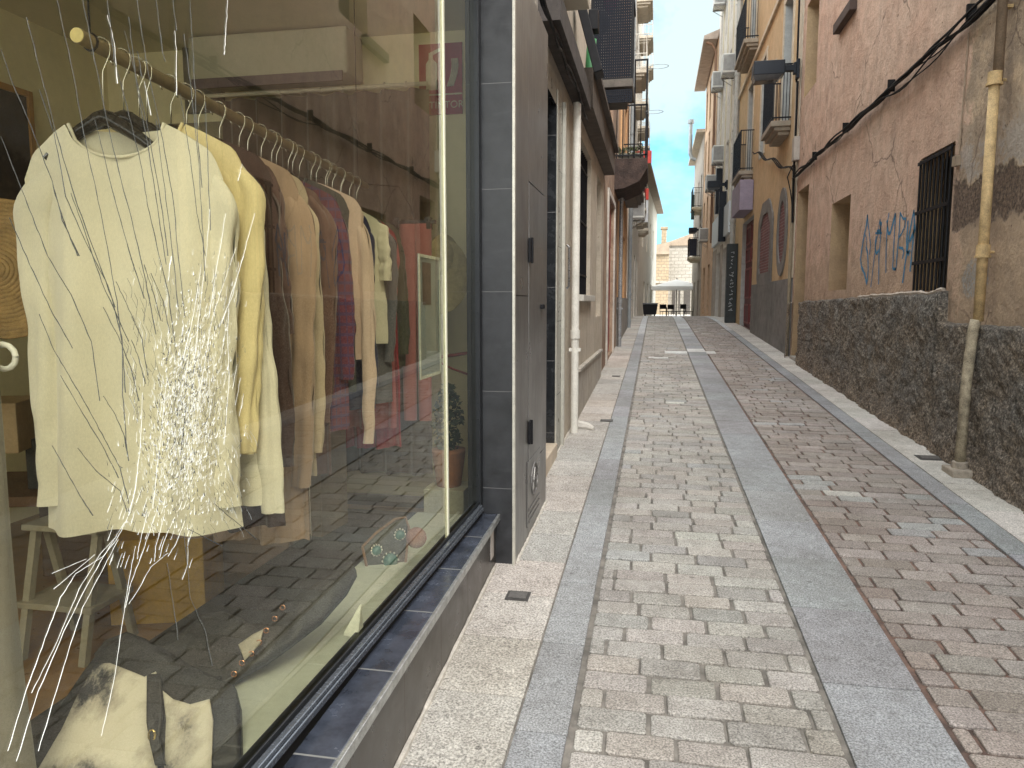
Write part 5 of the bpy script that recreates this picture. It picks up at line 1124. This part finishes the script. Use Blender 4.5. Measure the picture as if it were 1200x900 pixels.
q = MB(); q.box(2.12, 2.34, 28.9, 29.15, 4.76, 6.4); q.box(2.1, 2.34, 27.0, 27.2, 3.6, 5.3); single(q, 'banner_box', MATS['lamp_black'], 'dark vertical lightbox sign fixed below the second lantern', 'sign')
q = MB(); q.box(1.78, 1.95, 41.45, 41.6, 5.9, 7.2); single(q, 'vertical_sign', mat('teal_sign', (.03,.07,.07), .5), 'dark teal vertical sign hanging over the far right end', 'sign')
q = MB(); q.box(1.72, 2.1, 41.05, 41.10, 3.95, 4.85); single(q, 'dark_banner', mat('banner_navy', (.02,.022,.04), .6), 'dark cloth hanging from the far right balcony', 'banner')
# drain covers
def cover(px, py, w, d, lab):
    a = ray(px, py); t = H/(.037*a.y-a.z); x, y = a.x*t, a.y*t; q = MB(); z = gz(y)+.003
    q.prism([(x-w/2, y-d/2, gz(y-d/2)+.002), (x+w/2, y-d/2, gz(y-d/2)+.002), (x+w/2, y+d/2, gz(y+d/2)+.002), (x-w/2, y+d/2, gz(y+d/2)+.002)], (0, 0, .003))
    o = single(q, 'utility_cover', mat('cast_iron', (.09,.085,.08), .6, .5, .3, 40), lab, 'utility cover', 'small utility covers in the pavements')
    k = MB(); k.prism([(-w*.38, -d*.34, .0045-.037*d*.0), (w*.38, -d*.34, .0045), (w*.38, d*.34, .0055), (-w*.38, d*.34, .0055)], (0, 0, .002)); k.v = [(a_, b_, c_+.037*b_+d*.0185) for a_, b_, c_ in k.v]
    oo = k.build('lid', mat('cast_iron_lid', (.16,.15,.14), .5, .4, .3, 60), None); oo.parent = o
cover(607, 699, .11, .10, 'square iron cover in the left pavement beside the tiled pillar'); cover(711, 493, .13, .12, 'small dark cover in the left pavement halfway up'); cover(722, 441, .12, .12, 'far small cover in the left pavement near the crest'); cover(1092, 537, .22, .16, 'dark iron cover in the right pavement near the drainpipe')
# ============================================================ SQUARE BEYOND THE CREST
ub = empty('parasol', (1.35, 50, gz(50)), 'large white parasol over the cafe terrace in the square', 'parasol')
zt = 2.98; q = MB(); cx, cy = 1.35, 50.
P8 = [(cx+2.1*math.cos(a*math.pi/2+math.pi/4)*1.1, cy+2.1*math.sin(a*math.pi/2+math.pi/4)*1.1, 2.5) for a in range(4)]
for i in range(4): q.add([(cx, cy, zt), P8[i], P8[(i+1) % 4]], [(0, 1, 2)]); a, b = P8[i], P8[(i+1) % 4]; q.quad(a, b, (b[0], b[1], 2.28), (a[0], a[1], 2.28))
q.keep = True; q.build('canopy', mat('canvas_white', (.82,.82,.80), .9, 0, .04), ub)
q = MB(); q.tube([(cx, cy, gz(50)), (cx, cy, zt+.1)], .035, 10); q.box(cx-.3, cx+.3, cy-.3, cy+.3, gz(50), gz(50)+.07); q.build('pole', mat('pole_dark', (.12,.10,.08), .5), ub)
def chair(x, y, rz, lab):
    r = empty('cafe_chair', (x, y, gz(y)), lab, 'chair', 'cafe chairs under the parasol', rz=rz); M_ = ROOT[r]
    def bl(q, n_, m_): q.v = [tuple(M_ @ Vector(v)) for v in q.v]; return q.build(n_, m_, r)
    q = MB(); q.box(-.22, .22, -.22, .22, .43, .47); bl(q, 'seat', black)
    q = MB(); q.box(-.22, .22, .2, .23, .6, .88); q.tube([(-.2, .215, .45), (-.2, .23, .9)], .015, 6); q.tube([(.2, .215, .45), (.2, .23, .9)], .015, 6); bl(q, 'backrest', black)
    for sx in (-.2, .2):
        for sy in (-.2, .2): q = MB(); q.tube([(sx, sy, 0), (sx*.95, sy*.95, .44)], .014, 6); bl(q, 'leg', black)
for i, (x, y, a) in enumerate(((.55, 46.5, .4), (1.05, 47.2, 2.6), (1.5, 46.2, -.8), (2.0, 47., 1.2))): chair(x, y, a, ['leftmost black cafe chair under the white parasol', 'black cafe chair just left of the parasol pole', 'black cafe chair just right of the parasol pole', 'rightmost black cafe chair by the far right wall'][i])
for i, (x, y) in enumerate(((.7, 47.6), (1.75, 47.4))):
    r = empty('cafe_table', (x, y, gz(y)), ['round cafe table with white cloth at the left under the parasol', 'round cafe table with white cloth at the right under the parasol'][i], 'table', 'cafe tables')
    q = MB(); q.tube([(x, y, gz(y)+.72), (x, y, gz(y)+.75)], .38, 20); q.build('table_top', mat('cloth_white', (.78,.78,.75), .8), r); q = MB(); q.tube([(x, y, gz(y)), (x, y, gz(y)+.72)], .03, 8); q.tube([(x, y, gz(y)), (x, y, gz(y)+.03)], .2, 12); q.build('stand', black, r)
q = MB(); q.tube([(2.35, 46, gz(46)), (2.35, 46, 2.0)], .05, 8); single(q, 'bollard_post', black, 'dark upright post beside the cafe chairs at the right', 'post')
wb = empty('waste_bin', (-.22, 34, gz(34)), 'black wheeled waste container just behind the crest at the left', 'bin')
q = MB(); z0 = gz(34); q.prism([(-.52, 34.0, z0+.08), (.05, 34.0, z0+.08), (.11, 34.0, 1.40), (-.56, 34.0, 1.40)], (0, .6, 0)); q.build('body', black, wb, bev=.03)
q = MB(); q.prism([(-.58, 33.96, 1.402), (.13, 33.96, 1.402), (.10, 34., 1.46), (-.55, 34., 1.46)], (0, .66, 0)); q.build('lid', mat('bin_lid', (.03,.03,.032), .4), wb, bev=.01)
for x in (-.45, -.02): q = MB(); q.tube([(x-.03, 34.5, z0+.08), (x+.03, 34.5, z0+.08)], .08, 12); q.build('wheel', rubberb, wb)
bb = empty('stone_building', (1.4, 74, .3), 'beige stone building closing the far end of the street behind the parasol', 'building')
stn = brickmat('ashlar', (.36,.33,.28), (.42,.385,.33), (.26,.24,.20), .7, .32, 'xz'); stn2 = brickmat('ashlar_gold', (.34,.255,.16), (.38,.30,.20), (.24,.19,.13), .5, .28, 'xz')
q = MB(); q.box(1.2, 7, 74, 80, -.5, 6.9); q.build('wall', stn, bb)
q = MB(); q.box(-4, 1.18, 72.5, 80, -.5, 6.0); q.build('side_wall', stn2, bb)
q = MB(); q.prism([(1.0, 73.8, 6.901), (7.2, 73.8, 6.901), (7.2, 73.8, 7.9), (3.5, 73.8, 8.1), (1.0, 73.8, 7.2)], (0, 6.4, 0)); q.prism([(-4.2, 72.2, 6.001), (1.19, 72.2, 6.001), (1.19, 72.2, 7.15), (-4.2, 72.2, 5.9)], (0, 1.4, 0)); q.build('roof', mat('clay_roof', (.33,.26,.19), .9, 0, .2, 2), bb)
q = MB(); q.box(.45, .95, 75, 76, 6.5, 8.6); q.box(.35, 1.05, 74.9, 76.1, 8.601, 8.8); q.build('chimney', stn2, bb)
q = MB(); q.box(1.6, 1.9, 73.9, 74.0, .3, 3.0); q.box(2.2, 2.35, 73.9, 74.0, .3, 3.); q.box(2.7, 3.3, 73.9, 74.0, .3, 3.2); q.build('door', mat('far_dark', (.08,.07,.06), .8), bb)
q = MB(); q.box(-4, 8, 73.6 if False else 72.3, 72.49, 3.3, 3.5); q.build('string_course', stn, bb)
# ============================================================ SKY, SUN, CAMERA
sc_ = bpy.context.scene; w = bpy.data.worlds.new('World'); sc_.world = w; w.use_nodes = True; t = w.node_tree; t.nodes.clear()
SUN_EL, SUN_AZ = 46., 158.   # azimuth clockwise from +Y: the sun stands behind the camera, a little to its right
o = N(t, 'ShaderNodeOutputWorld'); bg = N(t, 'ShaderNodeBackground'); sky = N(t, 'ShaderNodeTexSky'); sky.sky_type = 'NISHITA'; sky.sun_disc = False
sky.sun_elevation = R(SUN_EL); sky.sun_rotation = R(SUN_AZ); sky.air_density = 1.0; sky.dust_density = 1.5; sky.ozone_density = 1.
tc = N(t, 'ShaderNodeTexCoord'); S_ = xyz(t, tc.outputs['Generated'])
zc = mth(t, 'ADD', mth(t, 'MAXIMUM', S_[2], 0.), .12)
cb = N(t, 'ShaderNodeCombineXYZ'); t.links.new(mth(t, 'DIVIDE', S_[0], zc), cb.inputs[0]); t.links.new(mth(t, 'DIVIDE', S_[1], zc), cb.inputs[1])
n1 = noise_n(t, sc(t, cb.outputs[0], (1., .45, 1.)), 1.5, 7, .58)
cf = ramp(t, n1, [(.36, (0,0,0)), (.54, (1,1,1))])
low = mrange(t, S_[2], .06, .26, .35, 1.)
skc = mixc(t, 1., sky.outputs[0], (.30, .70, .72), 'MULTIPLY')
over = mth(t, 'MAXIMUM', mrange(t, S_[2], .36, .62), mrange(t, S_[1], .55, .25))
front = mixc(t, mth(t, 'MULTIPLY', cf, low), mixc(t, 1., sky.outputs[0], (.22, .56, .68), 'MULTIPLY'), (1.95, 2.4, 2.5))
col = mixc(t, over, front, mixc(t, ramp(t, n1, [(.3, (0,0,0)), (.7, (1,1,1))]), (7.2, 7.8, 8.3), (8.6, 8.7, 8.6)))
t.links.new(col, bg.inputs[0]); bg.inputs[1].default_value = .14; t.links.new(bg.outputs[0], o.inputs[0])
sd = bpy.data.lights.new('sun', 'SUN'); sd.energy = 1.2; sd.angle = R(28); sd.color = (1., .96, .91); so = bpy.data.objects.new('sun', sd); C.objects.link(so)
el, az = R(SUN_EL), R(SUN_AZ); d = Vector((math.sin(az)*math.cos(el), math.cos(az)*math.cos(el), math.sin(el))); so.rotation_euler = (-d).to_track_quat('-Z', 'Y').to_euler(); so.location = (0, -10, 20)
cd = bpy.data.cameras.new('camera'); co = bpy.data.objects.new('camera', cd); C.objects.link(co); sc_.camera = co
cd.sensor_width = 36; cd.lens = 36*F/1200; cd.clip_start = .05; cd.clip_end = 3000
co.location = (0, 0, H); co.matrix_world = Matrix(((rt.x, up.x, -fw.x, 0), (rt.y, up.y, -fw.y, 0), (rt.z, up.z, -fw.z, H), (0, 0, 0, 1)))
sc_.view_settings.view_transform = 'Standard'; sc_.view_settings.look = 'None'; sc_.view_settings.exposure = 1.64; sc_.view_settings.gamma = 1
sc_.cycles.max_bounces = 10; sc_.cycles.transparent_max_bounces = 12; sc_.cycles.diffuse_bounces = 5; sc_.cycles.glossy_bounces = 4
sc_.cycles.use_denoising = True; sc_.cycles.sample_clamp_indirect = 6
